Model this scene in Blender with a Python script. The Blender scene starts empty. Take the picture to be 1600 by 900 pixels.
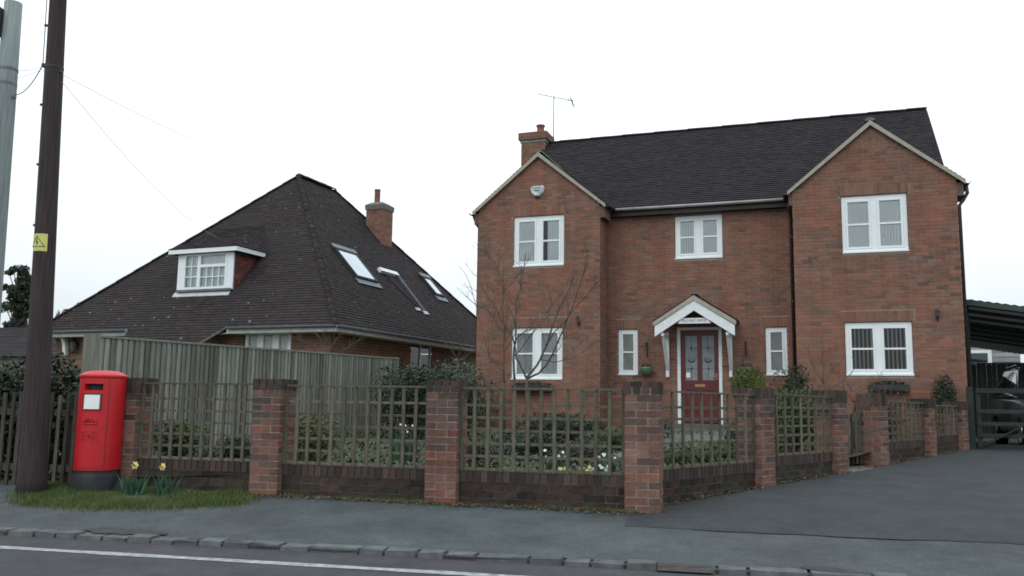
import bpy, math, random
from mathutils import Vector, Matrix
random.seed(7)
S = bpy.context.scene
COL = S.collection
# ------------------------------------------------------------------ camera, world, sun, exposure
cam_d = bpy.data.cameras.new('camera'); cam = bpy.data.objects.new('camera', cam_d); COL.objects.link(cam)
PITCH, ROLL, FPX = 0.13134, 0.01425, 1360.65
cam_d.sensor_width = 36.0; cam_d.lens = 36.0*FPX/1600.0; cam_d.clip_start = 0.05; cam_d.clip_end = 3000
cam.matrix_world = Matrix.Rotation(math.pi/2+PITCH, 4, 'X') @ Matrix.Rotation(ROLL, 4, 'Z')
S.camera = cam
SUN_EL, SUN_AZ = math.radians(48), math.radians(215)
wd = bpy.data.worlds.new('World'); S.world = wd; wd.use_nodes = True
nt = wd.node_tree; nt.nodes.clear()
def wn(t, **k):
    n = nt.nodes.new(t)
    for a, b in k.items(): setattr(n, a, b)
    return n
out = wn('ShaderNodeOutputWorld'); bg = wn('ShaderNodeBackground'); sky = wn('ShaderNodeTexSky')
sky.sky_type = 'NISHITA'; sky.sun_disc = False; sky.sun_elevation = SUN_EL; sky.sun_rotation = SUN_AZ
sky.dust_density = 3.0; sky.air_density = 1.0
bg.inputs['Strength'].default_value = 0.12
tc = wn('ShaderNodeTexCoord'); sep = wn('ShaderNodeSeparateXYZ'); nt.links.new(tc.outputs['Generated'], sep.inputs[0])
rmp = wn('ShaderNodeValToRGB'); nt.links.new(sep.outputs['Z'], rmp.inputs[0])
cr = rmp.color_ramp
cr.elements[0].position = 0.0; cr.elements[0].color = (6.6, 7.3, 7.7, 1)      # overcast: brighter towards the zenith
cr.elements[1].position = 1.0; cr.elements[1].color = (14.5, 16.5, 17.5, 1)
mid = cr.elements.new(0.10); mid.color = (7.6, 8.2, 8.5, 1)
mid = cr.elements.new(0.20); mid.color = (9.6, 10.3, 10.7, 1)
nz = wn('ShaderNodeTexNoise'); nz.inputs['Scale'].default_value = 1.6; nz.inputs['Detail'].default_value = 4
nt.links.new(tc.outputs['Generated'], nz.inputs['Vector'])
mp = wn('ShaderNodeMapRange'); mp.inputs['From Min'].default_value = .3; mp.inputs['From Max'].default_value = .7
mp.inputs['To Min'].default_value = .95; mp.inputs['To Max'].default_value = 1.08
nt.links.new(nz.outputs['Fac'], mp.inputs['Value'])
vm = wn('ShaderNodeVectorMath', operation='SCALE'); nt.links.new(rmp.outputs['Color'], vm.inputs[0]); nt.links.new(mp.outputs[0], vm.inputs['Scale'])
mx = wn('ShaderNodeMix', data_type='RGBA'); mx.inputs['Factor'].default_value = 0.9
nt.links.new(sky.outputs[0], mx.inputs[6]); nt.links.new(vm.outputs[0], mx.inputs[7])
nt.links.new(mx.outputs[2], bg.inputs['Color']); nt.links.new(bg.outputs[0], out.inputs['Surface'])
sun_d = bpy.data.lights.new('sun', 'SUN'); sun_d.energy = 0.5; sun_d.angle = math.radians(25); sun_d.color = (1, .97, .93)
sun = bpy.data.objects.new('sun', sun_d); COL.objects.link(sun)
sdir = Vector((math.sin(SUN_AZ)*math.cos(SUN_EL), math.cos(SUN_AZ)*math.cos(SUN_EL), math.sin(SUN_EL)))
sun.rotation_euler = sdir.to_track_quat('Z', 'Y').to_euler(); sun.location = (0, 0, 30)
S.view_settings.view_transform = 'Standard'; S.view_settings.look = 'None'; S.view_settings.exposure = 0.0; S.view_settings.gamma = 1
S.cycles.filter_width = 1.75

# ------------------------------------------------------------------ helpers
CP, SP, CR, SR = math.cos(PITCH), math.sin(PITCH), math.cos(ROLL), math.sin(ROLL)
def at(px, py, Y):                       # point at depth Y seen in direction (px, py): used to read positions off the photo
    a, b = px-800, py-450; u = a*CR+b*SR; v = -a*SR+b*CR
    d = (u, FPX*CP+v*SP, FPX*SP-v*CP); k = Y/d[1]
    return Vector((d[0]*k, Y, d[2]*k))
class MB:
    def __init__(s): s.v = []; s.f = []; s.r = []; s.m = []; s.sm = []
    def face(s, pts, rnd=0.0, mi=0, smooth=False):
        n = len(s.v); s.v.extend([tuple(p) for p in pts]); s.f.append(tuple(range(n, n+len(pts)))); s.r.append(rnd); s.m.append(mi); s.sm.append(smooth)
    def hexa(s, p, rnd=0.0, skip=(), mi=0):            # p: 8 points, bottom 0-3 ccw, top 4-7
        n = len(s.v); s.v.extend([tuple(q) for q in p])
        for i, f in enumerate(((3,2,1,0),(4,5,6,7),(0,1,5,4),(1,2,6,5),(2,3,7,6),(3,0,4,7))):
            if i in skip: continue
            s.f.append(tuple(n+k for k in f)); s.r.append(rnd); s.m.append(mi); s.sm.append(False)
    def box(s, x0, x1, y0, y1, z0, z1, rnd=0.0, skip=(), mi=0):
        s.hexa([(x0,y0,z0),(x1,y0,z0),(x1,y1,z0),(x0,y1,z0),(x0,y0,z1),(x1,y0,z1),(x1,y1,z1),(x0,y1,z1)], rnd, skip, mi)
    def obox(s, c, X, Y, Z, rnd=0.0):                  # centre and three half axes
        c, X, Y, Z = Vector(c), Vector(X), Vector(Y), Vector(Z)
        s.hexa([c-X-Y-Z, c+X-Y-Z, c+X+Y-Z, c-X+Y-Z, c-X-Y+Z, c+X-Y+Z, c+X+Y+Z, c-X+Y+Z], rnd)
    def bar(s, a, b, w, h, up=(0,0,1), rnd=0.0):       # rectangular bar from a to b
        a, b = Vector(a), Vector(b); d = (b-a); L = d.length
        if L < 1e-6: return
        d /= L; up = Vector(up); x = d.cross(up)
        if x.length < 1e-4: x = d.cross(Vector((0,1,0)))
        x.normalize(); y = x.cross(d)
        s.obox((a+b)/2, d*L/2, x*w/2, y*h/2, rnd)
    def tube(s, pts, rad, n=8, cap=True, rnd=0.0, smooth=True):
        pts = [Vector(p) for p in pts]; m = len(pts)
        if not hasattr(rad, '__len__'): rad = [rad]*m
        base = len(s.v); prev = None
        for i, p in enumerate(pts):
            d = (pts[min(i+1, m-1)]-pts[max(i-1, 0)])
            if d.length < 1e-9: d = Vector((0,0,1))
            d.normalize()
            if prev is None:
                x = d.cross(Vector((0,0,1)))
                if x.length < .05: x = d.cross(Vector((0,1,0)))
            else: x = prev-d*prev.dot(d)
            x.normalize(); prev = x; y = d.cross(x)
            for k in range(n):
                a = 2*math.pi*k/n; s.v.append(tuple(p+(x*math.cos(a)+y*math.sin(a))*rad[i]))
        for i in range(m-1):
            for k in range(n):
                a = base+i*n+k; b = base+i*n+(k+1) % n
                s.f.append((a, b, b+n, a+n)); s.r.append(rnd); s.m.append(0); s.sm.append(smooth)
        if cap:
            s.f.append(tuple(base+k for k in range(n-1, -1, -1))); s.f.append(tuple(base+(m-1)*n+k for k in range(n)))
            s.r += [rnd, rnd]; s.m += [0, 0]; s.sm += [False, False]
    def lathe(s, prof, n=40, c=(0,0,0), a0=0, a1=2*math.pi, smooth=True):
        base = len(s.v); full = abs(a1-a0-2*math.pi) < 1e-6; cols = n if full else n+1
        for r, z in prof:
            for k in range(cols):
                a = a0+(a1-a0)*k/n; s.v.append((c[0]+r*math.cos(a), c[1]+r*math.sin(a), c[2]+z))
        for i in range(len(prof)-1):
            for k in range(n):
                a = base+i*cols+k; b = base+i*cols+(k+1) % cols if full else a+1
                s.f.append((a, b, b+cols, a+cols)); s.r.append(0); s.m.append(0); s.sm.append(smooth)
    def mesh(s, name, mats):
        me = bpy.data.meshes.new(name); me.from_pydata(s.v, [], s.f)
        for m in (mats if isinstance(mats, (list, tuple)) else [mats]): me.materials.append(m)
        at_ = me.attributes.new('rnd', 'FLOAT', 'FACE'); at_.data.foreach_set('value', s.r)
        me.polygons.foreach_set('material_index', s.m); me.polygons.foreach_set('use_smooth', s.sm)
        me.update(); return me
    def obj(s, name, mats, parent=None, kind=None):
        if not s.f: return None
        o = bpy.data.objects.new(name, s.mesh(name, mats)); COL.objects.link(o)
        if parent is not None:
            o.parent = parent
            if parent.parent is None: o.location = (0, 0, -parent.get('zb', 0.0)) if 'zb' in parent else (0, 0, 0)
        if kind: o['kind'] = kind
        return o
ZB = {}
def thing(name, label, cat, loc=(0,0,0), rz=0.0, group=None, rel=False):
    """Empty at the thing's base.  Parts are written in coordinates whose z is measured from eye level;
    rel=True: z is measured from the thing's own base."""
    o = bpy.data.objects.new(name, None); COL.objects.link(o); o.location = loc; o.rotation_euler = (0, 0, rz)
    o.empty_display_size = .2
    o['label'] = label; o['category'] = cat
    if group: o['group'] = group
    if not rel: ZB[o.name] = loc[2]
    return o
def part(name, mb, mat, parent, kind=None, label=None):
    if not mb.f: return None
    o = bpy.data.objects.new(name, mb.mesh(name, mat)); COL.objects.link(o); o.parent = parent
    if parent.name in ZB: o.location = (0, 0, -ZB[parent.name])
    if kind: o['kind'] = kind
    if label: o['label'] = label
    return o
def single(name, mb, mat, label, cat, group=None, kind=None):
    o = bpy.data.objects.new(name, mb.mesh(name, mat)); COL.objects.link(o)
    if kind: o['kind'] = kind
    if label: o['label'] = label
    if cat: o['category'] = cat
    if group: o['group'] = group
    return o
def struct(name, mb, mat, parent=None):
    o = bpy.data.objects.new(name, mb.mesh(name, mat)); COL.objects.link(o)
    if parent: o.parent = parent
    else: o['kind'] = 'structure'
    return o

# ------------------------------------------------------------------ materials
def mat(name, c1, c2=None, rough=.8, scale=6.0, detail=5.0, bump=0.0, bscale=40.0, rvar=0.0, spec=.3, metal=0.0, hue=None,
        big=0.0, bigscale=.5, bigcol=None, coord='Object', stretch=None, spots=None, ramp=None, grain=0.0, streak=0.0):
    """base colour: noise between c1 and c2; rvar: brightness variation by piece; ramp: palette picked by piece"""
    m = bpy.data.materials.new(name); m.use_nodes = True; t = m.node_tree; N, L = t.nodes, t.links
    b = N['Principled BSDF']; b.inputs['Roughness'].default_value = rough; b.inputs['Metallic'].default_value = metal
    b.inputs['Specular IOR Level'].default_value = spec
    c2 = c2 or c1
    tc = N.new('ShaderNodeTexCoord'); src = tc.outputs[coord]
    if coord == 'World':
        pass
    if stretch:
        mp = N.new('ShaderNodeMapping'); mp.inputs['Scale'].default_value = stretch; L.new(src, mp.inputs[0]); src = mp.outputs[0]
    nz = N.new('ShaderNodeTexNoise'); nz.inputs['Scale'].default_value = scale; nz.inputs['Detail'].default_value = detail; L.new(src, nz.inputs['Vector'])
    mr = N.new('ShaderNodeMapRange'); mr.inputs['From Min'].default_value = .3; mr.inputs['From Max'].default_value = .7; L.new(nz.outputs['Fac'], mr.inputs['Value'])
    mx = N.new('ShaderNodeMix'); mx.data_type = 'RGBA'; L.new(mr.outputs[0], mx.inputs[0]); mx.inputs[6].default_value = (*c1, 1); mx.inputs[7].default_value = (*c2, 1)
    colr = mx.outputs[2]
    if rvar or ramp:
        at_ = N.new('ShaderNodeAttribute'); at_.attribute_name = 'rnd'; oi = N.new('ShaderNodeObjectInfo')
        ad = N.new('ShaderNodeMath'); ad.operation = 'ADD'; L.new(at_.outputs['Fac'], ad.inputs[0]); L.new(oi.outputs['Random'], ad.inputs[1])
        fr = N.new('ShaderNodeMath'); fr.operation = 'FRACT'; L.new(ad.outputs[0], fr.inputs[0])
        if ramp:
            rp = N.new('ShaderNodeValToRGB'); rp.color_ramp.interpolation = 'LINEAR'; L.new(fr.outputs[0], rp.inputs[0])
            els = rp.color_ramp.elements
            while len(els) < len(ramp): els.new(.5)
            for i, c in enumerate(ramp): els[i].position = i/(len(ramp)-1); els[i].color = (*c, 1)
            mm = N.new('ShaderNodeMix'); mm.data_type = 'RGBA'; mm.blend_type = 'MULTIPLY'; mm.inputs[0].default_value = 1
            L.new(rp.outputs[0], mm.inputs[6]); L.new(colr, mm.inputs[7]); colr = mm.outputs[2]
        if rvar:
            m2 = N.new('ShaderNodeMath'); m2.operation = 'MULTIPLY'; m2.inputs[1].default_value = 7.13; L.new(fr.outputs[0], m2.inputs[0])
            f2 = N.new('ShaderNodeMath'); f2.operation = 'FRACT'; L.new(m2.outputs[0], f2.inputs[0])
            r2 = N.new('ShaderNodeMapRange'); r2.inputs['To Min'].default_value = 1-rvar; r2.inputs['To Max'].default_value = 1+rvar; L.new(f2.outputs[0], r2.inputs['Value'])
            vm = N.new('ShaderNodeVectorMath'); vm.operation = 'SCALE'; L.new(colr, vm.inputs[0]); L.new(r2.outputs[0], vm.inputs['Scale']); colr = vm.outputs[0]
    if big:
        g = N.new('ShaderNodeNewGeometry')
        n2 = N.new('ShaderNodeTexNoise'); n2.inputs['Scale'].default_value = bigscale; n2.inputs['Detail'].default_value = 5; n2.inputs['Roughness'].default_value = .6; L.new(g.outputs['Position'], n2.inputs['Vector'])
        r3 = N.new('ShaderNodeMapRange'); r3.inputs['From Min'].default_value = .42; r3.inputs['From Max'].default_value = .66; r3.inputs['To Max'].default_value = big; L.new(n2.outputs['Fac'], r3.inputs['Value'])
        m3 = N.new('ShaderNodeMix'); m3.data_type = 'RGBA'; L.new(r3.outputs[0], m3.inputs[0]); L.new(colr, m3.inputs[6]); m3.inputs[7].default_value = (*(bigcol or c2), 1); colr = m3.outputs[2]
    if spots:
        g = N.new('ShaderNodeNewGeometry')
        sc, th, sc_col = spots
        vo = N.new('ShaderNodeTexVoronoi'); vo.inputs['Scale'].default_value = sc; L.new(g.outputs['Position'], vo.inputs['Vector'])
        n4 = N.new('ShaderNodeTexNoise'); n4.inputs['Scale'].default_value = .9; L.new(g.outputs['Position'], n4.inputs['Vector'])
        sepc = N.new('ShaderNodeSeparateColor'); L.new(vo.outputs['Color'], sepc.inputs[0])
        a1 = N.new('ShaderNodeMath'); a1.operation = 'MULTIPLY'; L.new(sepc.outputs[0], a1.inputs[0]); L.new(n4.outputs['Fac'], a1.inputs[1])
        a2 = N.new('ShaderNodeMath'); a2.operation = 'MULTIPLY'; a2.inputs[1].default_value = th; L.new(a1.outputs[0], a2.inputs[0])
        a3 = N.new('ShaderNodeMath'); a3.operation = 'SUBTRACT'; L.new(a2.outputs[0], a3.inputs[0]); L.new(vo.outputs['Distance'], a3.inputs[1])
        a4 = N.new('ShaderNodeMapRange'); a4.inputs['From Min'].default_value = 0; a4.inputs['From Max'].default_value = .06; L.new(a3.outputs[0], a4.inputs['Value'])
        m5 = N.new('ShaderNodeMix'); m5.data_type = 'RGBA'; L.new(a4.outputs[0], m5.inputs[0]); L.new(colr, m5.inputs[6]); m5.inputs[7].default_value = (*sc_col, 1); colr = m5.outputs[2]
    if streak:
        g8 = N.new('ShaderNodeNewGeometry'); p8 = N.new('ShaderNodeMapping'); p8.inputs['Scale'].default_value = (3.2, 3.2, .45); L.new(g8.outputs['Position'], p8.inputs[0])
        n8 = N.new('ShaderNodeTexNoise'); n8.inputs['Scale'].default_value = 1.0; n8.inputs['Detail'].default_value = 6; n8.inputs['Roughness'].default_value = .65; L.new(p8.outputs[0], n8.inputs['Vector'])
        r8 = N.new('ShaderNodeMapRange'); r8.inputs['From Min'].default_value = .40; r8.inputs['From Max'].default_value = .68; r8.inputs['To Min'].default_value = 1.06; r8.inputs['To Max'].default_value = 1-streak; L.new(n8.outputs['Fac'], r8.inputs['Value'])
        v8 = N.new('ShaderNodeVectorMath'); v8.operation = 'SCALE'; L.new(colr, v8.inputs[0]); L.new(r8.outputs[0], v8.inputs['Scale']); colr = v8.outputs[0]
    if grain:
        n6 = N.new('ShaderNodeTexNoise'); n6.inputs['Scale'].default_value = 55; n6.inputs['Detail'].default_value = 3; n6.inputs['Roughness'].default_value = .8
        g6 = N.new('ShaderNodeNewGeometry'); L.new(g6.outputs['Position'], n6.inputs['Vector'])
        r6 = N.new('ShaderNodeMapRange'); r6.inputs['From Min'].default_value = .3; r6.inputs['From Max'].default_value = .7; r6.inputs['To Min'].default_value = 1-grain; r6.inputs['To Max'].default_value = 1+grain; L.new(n6.outputs['Fac'], r6.inputs['Value'])
        n7 = N.new('ShaderNodeTexNoise'); n7.inputs['Scale'].default_value = 7; n7.inputs['Detail'].default_value = 6; n7.inputs['Roughness'].default_value = .7; L.new(g6.outputs['Position'], n7.inputs['Vector'])
        r7 = N.new('ShaderNodeMapRange'); r7.inputs['From Min'].default_value = .35; r7.inputs['From Max'].default_value = .65; r7.inputs['To Min'].default_value = .86; r7.inputs['To Max'].default_value = 1.1; L.new(n7.outputs['Fac'], r7.inputs['Value'])
        m7 = N.new('ShaderNodeMath'); m7.operation = 'MULTIPLY'; L.new(r6.outputs[0], m7.inputs[0]); L.new(r7.outputs[0], m7.inputs[1])
        v6 = N.new('ShaderNodeVectorMath'); v6.operation = 'SCALE'; L.new(colr, v6.inputs[0]); L.new(m7.outputs[0], v6.inputs['Scale']); colr = v6.outputs[0]
    L.new(colr, b.inputs['Base Color'])
    if bump:
        nb = N.new('ShaderNodeTexNoise'); nb.inputs['Scale'].default_value = bscale; nb.inputs['Detail'].default_value = 6; L.new(src, nb.inputs['Vector'])
        bp = N.new('ShaderNodeBump'); bp.inputs['Strength'].default_value = bump; bp.inputs['Distance'].default_value = .01; L.new(nb.outputs['Fac'], bp.inputs['Height']); L.new(bp.outputs[0], b.inputs['Normal'])
    return m
W1 = (1, 1, 1)
M = {}
M['brick'] = mat('house_brick', (.88,.86,.82), (1.24,1.18,1.10), streak=.18, rough=.9, scale=18, bump=.4, bscale=60, rvar=.15, spec=.15, big=.5, bigscale=1.1, bigcol=(.27,.098,.066),
    ramp=[(.200,.112,.084),(.182,.114,.090),(.215,.112,.080),(.135,.088,.076),(.190,.122,.098),(.250,.106,.076),(.178,.112,.092),(.200,.125,.100)])
M['mortar'] = mat('house_mortar', (.25,.215,.175), (.34,.29,.24), rough=.95, scale=5)
M['pbrick'] = mat('pier_brick', (.75,.75,.75), (1.2,1.15,1.1), streak=.35, rough=.9, scale=15, bump=.5, bscale=50, rvar=.22, spec=.15, big=.35, bigscale=1.9, bigcol=(.10,.070,.064),
    ramp=[(.22,.112,.082),(.175,.104,.082),(.215,.096,.072),(.130,.084,.074),(.185,.112,.092),(.24,.100,.070),(.195,.125,.102),(.16,.090,.076)])
M['pmortar'] = mat('pier_mortar', (.24,.22,.20), (.46,.43,.40), rough=.95, scale=9)
M['sbrick'] = mat('sooty_brick', (.7,.7,.7), (1.2,1.2,1.1), rough=.92, scale=15, bump=.5, bscale=50, rvar=.3, spec=.15,
    ramp=[(.115,.072,.062),(.075,.058,.054),(.14,.078,.064),(.062,.052,.050),(.120,.082,.070),(.090,.064,.058)])
M['cbrick'] = mat('coping_brick', (.7,.7,.7), (1.2,1.15,1.1), rough=.92, scale=15, bump=.5, bscale=50, rvar=.3, spec=.15,
    ramp=[(.066,.048,.044),(.052,.046,.042),(.085,.054,.047),(.046,.042,.038),(.066,.050,.042)])
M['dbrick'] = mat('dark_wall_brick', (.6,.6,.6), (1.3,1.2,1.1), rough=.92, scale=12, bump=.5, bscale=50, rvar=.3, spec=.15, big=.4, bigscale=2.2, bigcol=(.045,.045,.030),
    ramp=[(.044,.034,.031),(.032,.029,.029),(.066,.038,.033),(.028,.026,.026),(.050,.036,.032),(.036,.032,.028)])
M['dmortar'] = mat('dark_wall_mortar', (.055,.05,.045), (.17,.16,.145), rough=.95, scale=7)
M['bbrick'] = mat('bungalow_brick', (.8,.8,.8), (1.15,1.1,1.1), rough=.9, scale=15, rvar=.2, spec=.15, big=.4, bigscale=.8, bigcol=(.10,.075,.055),
    ramp=[(.22,.12,.075),(.17,.095,.065),(.25,.14,.085),(.15,.10,.075),(.21,.105,.07)])
M['tile'] = mat('house_tile', (.7,.7,.7), (1.25,1.2,1.2), rough=.9, scale=20, rvar=.14, spec=.12, big=.3, bigscale=.7, bigcol=(.036,.033,.033),
    ramp=[(.030,.025,.028),(.024,.022,.027),(.038,.030,.032),(.026,.024,.028),(.033,.029,.034)])
M['btile'] = mat('bungalow_tile', (.78,.74,.70), (1.4,1.28,1.22), rough=.92, scale=20, rvar=.14, spec=.12, big=.5, bigscale=.8, bigcol=(.036,.037,.034), spots=(4.5, .30, (.20,.20,.185)),
    ramp=[(.034,.029,.032),(.027,.025,.029),(.046,.033,.034),(.030,.027,.030),(.038,.032,.037)])
M['redtile'] = mat('hung_red_tile', (.8,.8,.8), (1.2,1.1,1.1), rough=.85, scale=20, rvar=.25, ramp=[(.13,.045,.040),(.10,.036,.034),(.16,.052,.045)])
M['white'] = mat('white_upvc', (.74,.78,.79), (.80,.83,.84), rough=.4, scale=3, spec=.4)
M['whitewood'] = mat('white_painted_wood', (.66,.68,.70), (.78,.80,.80), rough=.6, scale=12, bump=.1)
M['cream'] = mat('cream_painted_wood', (.30,.28,.225), (.38,.355,.29), rough=.7, scale=10)
M['fascia'] = mat('grey_white_fascia', (.40,.40,.38), (.55,.55,.53), rough=.6, scale=6)
M['brown'] = mat('brown_plastic', (.030,.022,.020), (.045,.034,.030), rough=.5, scale=4, spec=.4)
M['black'] = mat('black_iron', (.020,.021,.023), (.035,.036,.038), rough=.55, scale=10, spec=.4)
M['lead'] = mat('lead', (.10,.12,.15), (.16,.18,.21), rough=.55, scale=8, spec=.4)
M['pot'] = mat('terracotta', (.22,.10,.075), (.30,.14,.10), rough=.85, scale=9)
M['cement'] = mat('cement', (.11,.11,.10), (.18,.175,.16), rough=.95, scale=8, bump=.4)
M['red'] = mat('post_box_red', (.44,.005,.010), (.50,.008,.014), rough=.42, scale=4, spec=.5)
M['boxblack'] = mat('post_box_black', (.010,.011,.013), (.024,.025,.027), rough=.6, scale=8, bump=.15)
M['paper'] = mat('white_notice', (.75,.78,.76), (.85,.87,.86), rough=.5, scale=3)
M['door'] = mat('door_red', (.090,.010,.012), (.125,.014,.017), rough=.4, scale=4, spec=.5)
M['brass'] = mat('brass', (.30,.19,.11), (.42,.28,.16), rough=.4, metal=.6, scale=9)
M['frost'] = mat('frosted_glass', (.17,.20,.21), (.25,.28,.29), rough=.35, scale=9, spec=.6)
M['ink'] = mat('dark_print', (.03,.035,.05), rough=.6)
M['fence'] = mat('weathered_board', (.7,.7,.7), (1.25,1.25,1.2), rough=.92, scale=3, stretch=(14,14,1.2), rvar=.28, spec=.12, bump=.4, bscale=12, big=.25, bigscale=.5, bigcol=(.105,.105,.065),
    ramp=[(.175,.180,.155),(.255,.265,.240),(.120,.122,.102),(.32,.33,.31),(.15,.155,.132)])
M['trellis'] = mat('trellis_batten', (.75,.75,.75), (1.2,1.2,1.15), rough=.9, scale=5, stretch=(8,8,2), rvar=.2, spec=.12, ramp=[(.118,.108,.080),(.094,.088,.068),(.136,.126,.096),(.106,.098,.072)])
M['picket'] = mat('picket_wood', (.7,.7,.7), (1.2,1.2,1.15), rough=.93, scale=4, stretch=(10,10,1.5), rvar=.3, spec=.1, ramp=[(.085,.077,.064),(.060,.054,.046),(.110,.100,.086)])
M['polebrown'] = mat('creosoted_pole', (.024,.017,.018), (.052,.037,.038), rough=.8, scale=3, stretch=(14,14,.7), spec=.3, bump=.4, bscale=9)
M['polegrey'] = mat('weathered_pole', (.16,.19,.19), (.27,.30,.29), rough=.85, scale=3, stretch=(12,12,.6), spec=.2, bump=.3, bscale=9)
M['wire'] = mat('grey_wire', (.45,.47,.48), rough=.6)
M['wiredark'] = mat('dark_cable', (.05,.05,.055), rough=.6)
M['yellow'] = mat('yellow_sign', (.52,.50,.14), (.62,.60,.2), rough=.5, scale=8)
M['gate'] = mat('dark_green_wood', (.018,.026,.026), (.030,.038,.037), rough=.8, scale=4, stretch=(2,8,8), rvar=.15)
M['gfence'] = mat('dark_board', (.11,.12,.11), (.15,.16,.15), rough=.9, scale=4, rvar=.25, stretch=(9,9,1.2))
M['clap'] = mat('grey_clapboard', (.22,.235,.235), (.29,.30,.30), rough=.8, scale=3, rvar=.1)
M['sheet'] = mat('green_roof_sheet', (.035,.055,.050), (.055,.078,.070), rough=.6, scale=3)
M['concrete'] = mat('pale_slab', (.15,.145,.135), (.23,.22,.205), rough=.95, scale=7, bump=.3)
M['kerb'] = mat('granite_sett', (.060,.065,.066), (.120,.125,.125), rough=.9, scale=9, rvar=.15, bump=.5, bscale=30)
M['road'] = mat('road_asphalt', (.050,.047,.052), (.072,.068,.073), grain=.32, rough=.93, scale=2.2, detail=8, bump=.6, bscale=160, spec=.2, big=.35, bigscale=.8, bigcol=(.058,.062,.066))
M['path'] = mat('footpath_asphalt', (.056,.066,.068), (.086,.100,.104), grain=.32, rough=.92, scale=1.6, detail=9, bump=.6, bscale=140, spec=.2, big=.55, bigscale=1.3, bigcol=(.060,.058,.060), spots=(2.2,.10,(.20,.21,.20)))
M['drive'] = mat('driveway_asphalt', (.040,.043,.046), (.055,.060,.064), grain=.32, rough=.93, scale=1.8, detail=9, bump=.7, bscale=150, spec=.2, big=.4, bigscale=.6, bigcol=(.054,.050,.052), spots=(1.9,.10,(.18,.18,.17)))
M['patch'] = mat('tarmac_patch', (.036,.037,.038), (.056,.058,.060), grain=.32, rough=.95, scale=6, bump=.6, bscale=140)
M['cover'] = mat('iron_cover', (.044,.036,.035), (.064,.052,.050), rough=.8, scale=12, bump=.5, bscale=80)
M['line'] = mat('road_paint', (.16,.165,.165), (.40,.41,.41), rough=.8, scale=14, detail=8)
M['soil'] = mat('soil', (.035,.030,.022), (.075,.066,.045), rough=.98, scale=5, bump=.8, bscale=30, big=.6, bigscale=1.4, bigcol=(.055,.070,.030))
M['ground'] = mat('field_ground', (.045,.055,.028), (.075,.085,.045), rough=.98, scale=.6)
M['verge'] = mat('verge_turf', (.035,.050,.020), (.060,.075,.030), rough=.98, scale=8, bump=.6, bscale=40)
def leafmat(n, cols, rough=.6, tr=.25):
    m = mat(n, (.8,.8,.8), (1.2,1.2,1.1), rough=rough, scale=5, rvar=.3, ramp=cols, spec=.25)
    return m
M['grass'] = leafmat('grass_blade', [(.065,.100,.028),(.090,.125,.036),(.052,.082,.025),(.12,.135,.052)])
M['leafdark'] = leafmat('dark_leaf', [(.020,.034,.020),(.030,.045,.026),(.016,.028,.018),(.040,.055,.030)])
M['leafmid'] = leafmat('mid_leaf', [(.040,.065,.025),(.060,.085,.030),(.030,.050,.020),(.085,.10,.045)])
M['leafolive'] = leafmat('olive_leaf', [(.070,.080,.025),(.10,.11,.035),(.050,.060,.022),(.12,.11,.05)])
M['leaflime'] = leafmat('lime_leaf', [(.075,.105,.022),(.11,.14,.030),(.055,.08,.02),(.13,.15,.045)])
M['leafgrey'] = leafmat('grey_leaf', [(.07,.085,.065),(.11,.13,.10),(.05,.065,.05),(.16,.18,.15)])
M['leafheath'] = leafmat('heather_leaf', [(.045,.050,.035),(.060,.062,.045),(.035,.045,.028),(.075,.060,.065)])
M['stem'] = leafmat('daffodil_leaf', [(.035,.080,.050),(.045,.095,.055),(.030,.070,.045)])
M['bark'] = mat('bark', (.055,.050,.044), (.095,.088,.078), rough=.9, scale=20, rvar=.15)
M['barkred'] = mat('twig_bark', (.065,.050,.042), (.11,.085,.07), rough=.9, scale=20)
M['petalw'] = mat('white_petal', (.72,.74,.72), (.82,.83,.80), rough=.6)
M['petaly'] = mat('yellow_petal', (.62,.58,.22), (.70,.66,.34), rough=.6)
M['trumpet'] = mat('daffodil_trumpet', (.62,.50,.10), rough=.6)
M['litter'] = leafmat('dead_leaf', [(.10,.075,.045),(.15,.12,.08),(.06,.07,.03),(.20,.17,.13)])
M['curtain'] = mat('white_blind', (.80,.85,.86), (.88,.92,.92), rough=.8, scale=2)
M['blindgrey'] = mat('grey_blind', (.36,.38,.37), (.48,.50,.48), rough=.8, scale=2)
M['net'] = mat('net_curtain_cloth', (.50,.53,.52), (.64,.67,.65), rough=.9, scale=3)
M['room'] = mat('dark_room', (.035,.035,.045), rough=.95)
M['carpaint'] = mat('car_paint', (.16,.185,.19), (.18,.205,.21), rough=.22, metal=.5, spec=.6)
M['carglass'] = mat('car_glass', (.015,.018,.02), rough=.05, spec=.9)
M['tyre'] = mat('tyre', (.015,.015,.016), rough=.9)
M['chrome'] = mat('chrome', (.6,.62,.64), rough=.15, metal=1.0)
M['greenpot'] = mat('green_glazed_pot', (.075,.16,.085), (.12,.21,.12), rough=.4, scale=6, spec=.5)
M['pathstone'] = mat('path_stone', (.085,.09,.078), (.13,.135,.118), rough=.95, scale=7, bump=.3)
M['leaddark'] = mat('blue_lead', (.045,.06,.085), (.075,.09,.12), rough=.7, scale=6)
M['lampglass'] = mat('lamp_glass', (.08,.08,.08), rough=.2, spec=.6)
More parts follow.
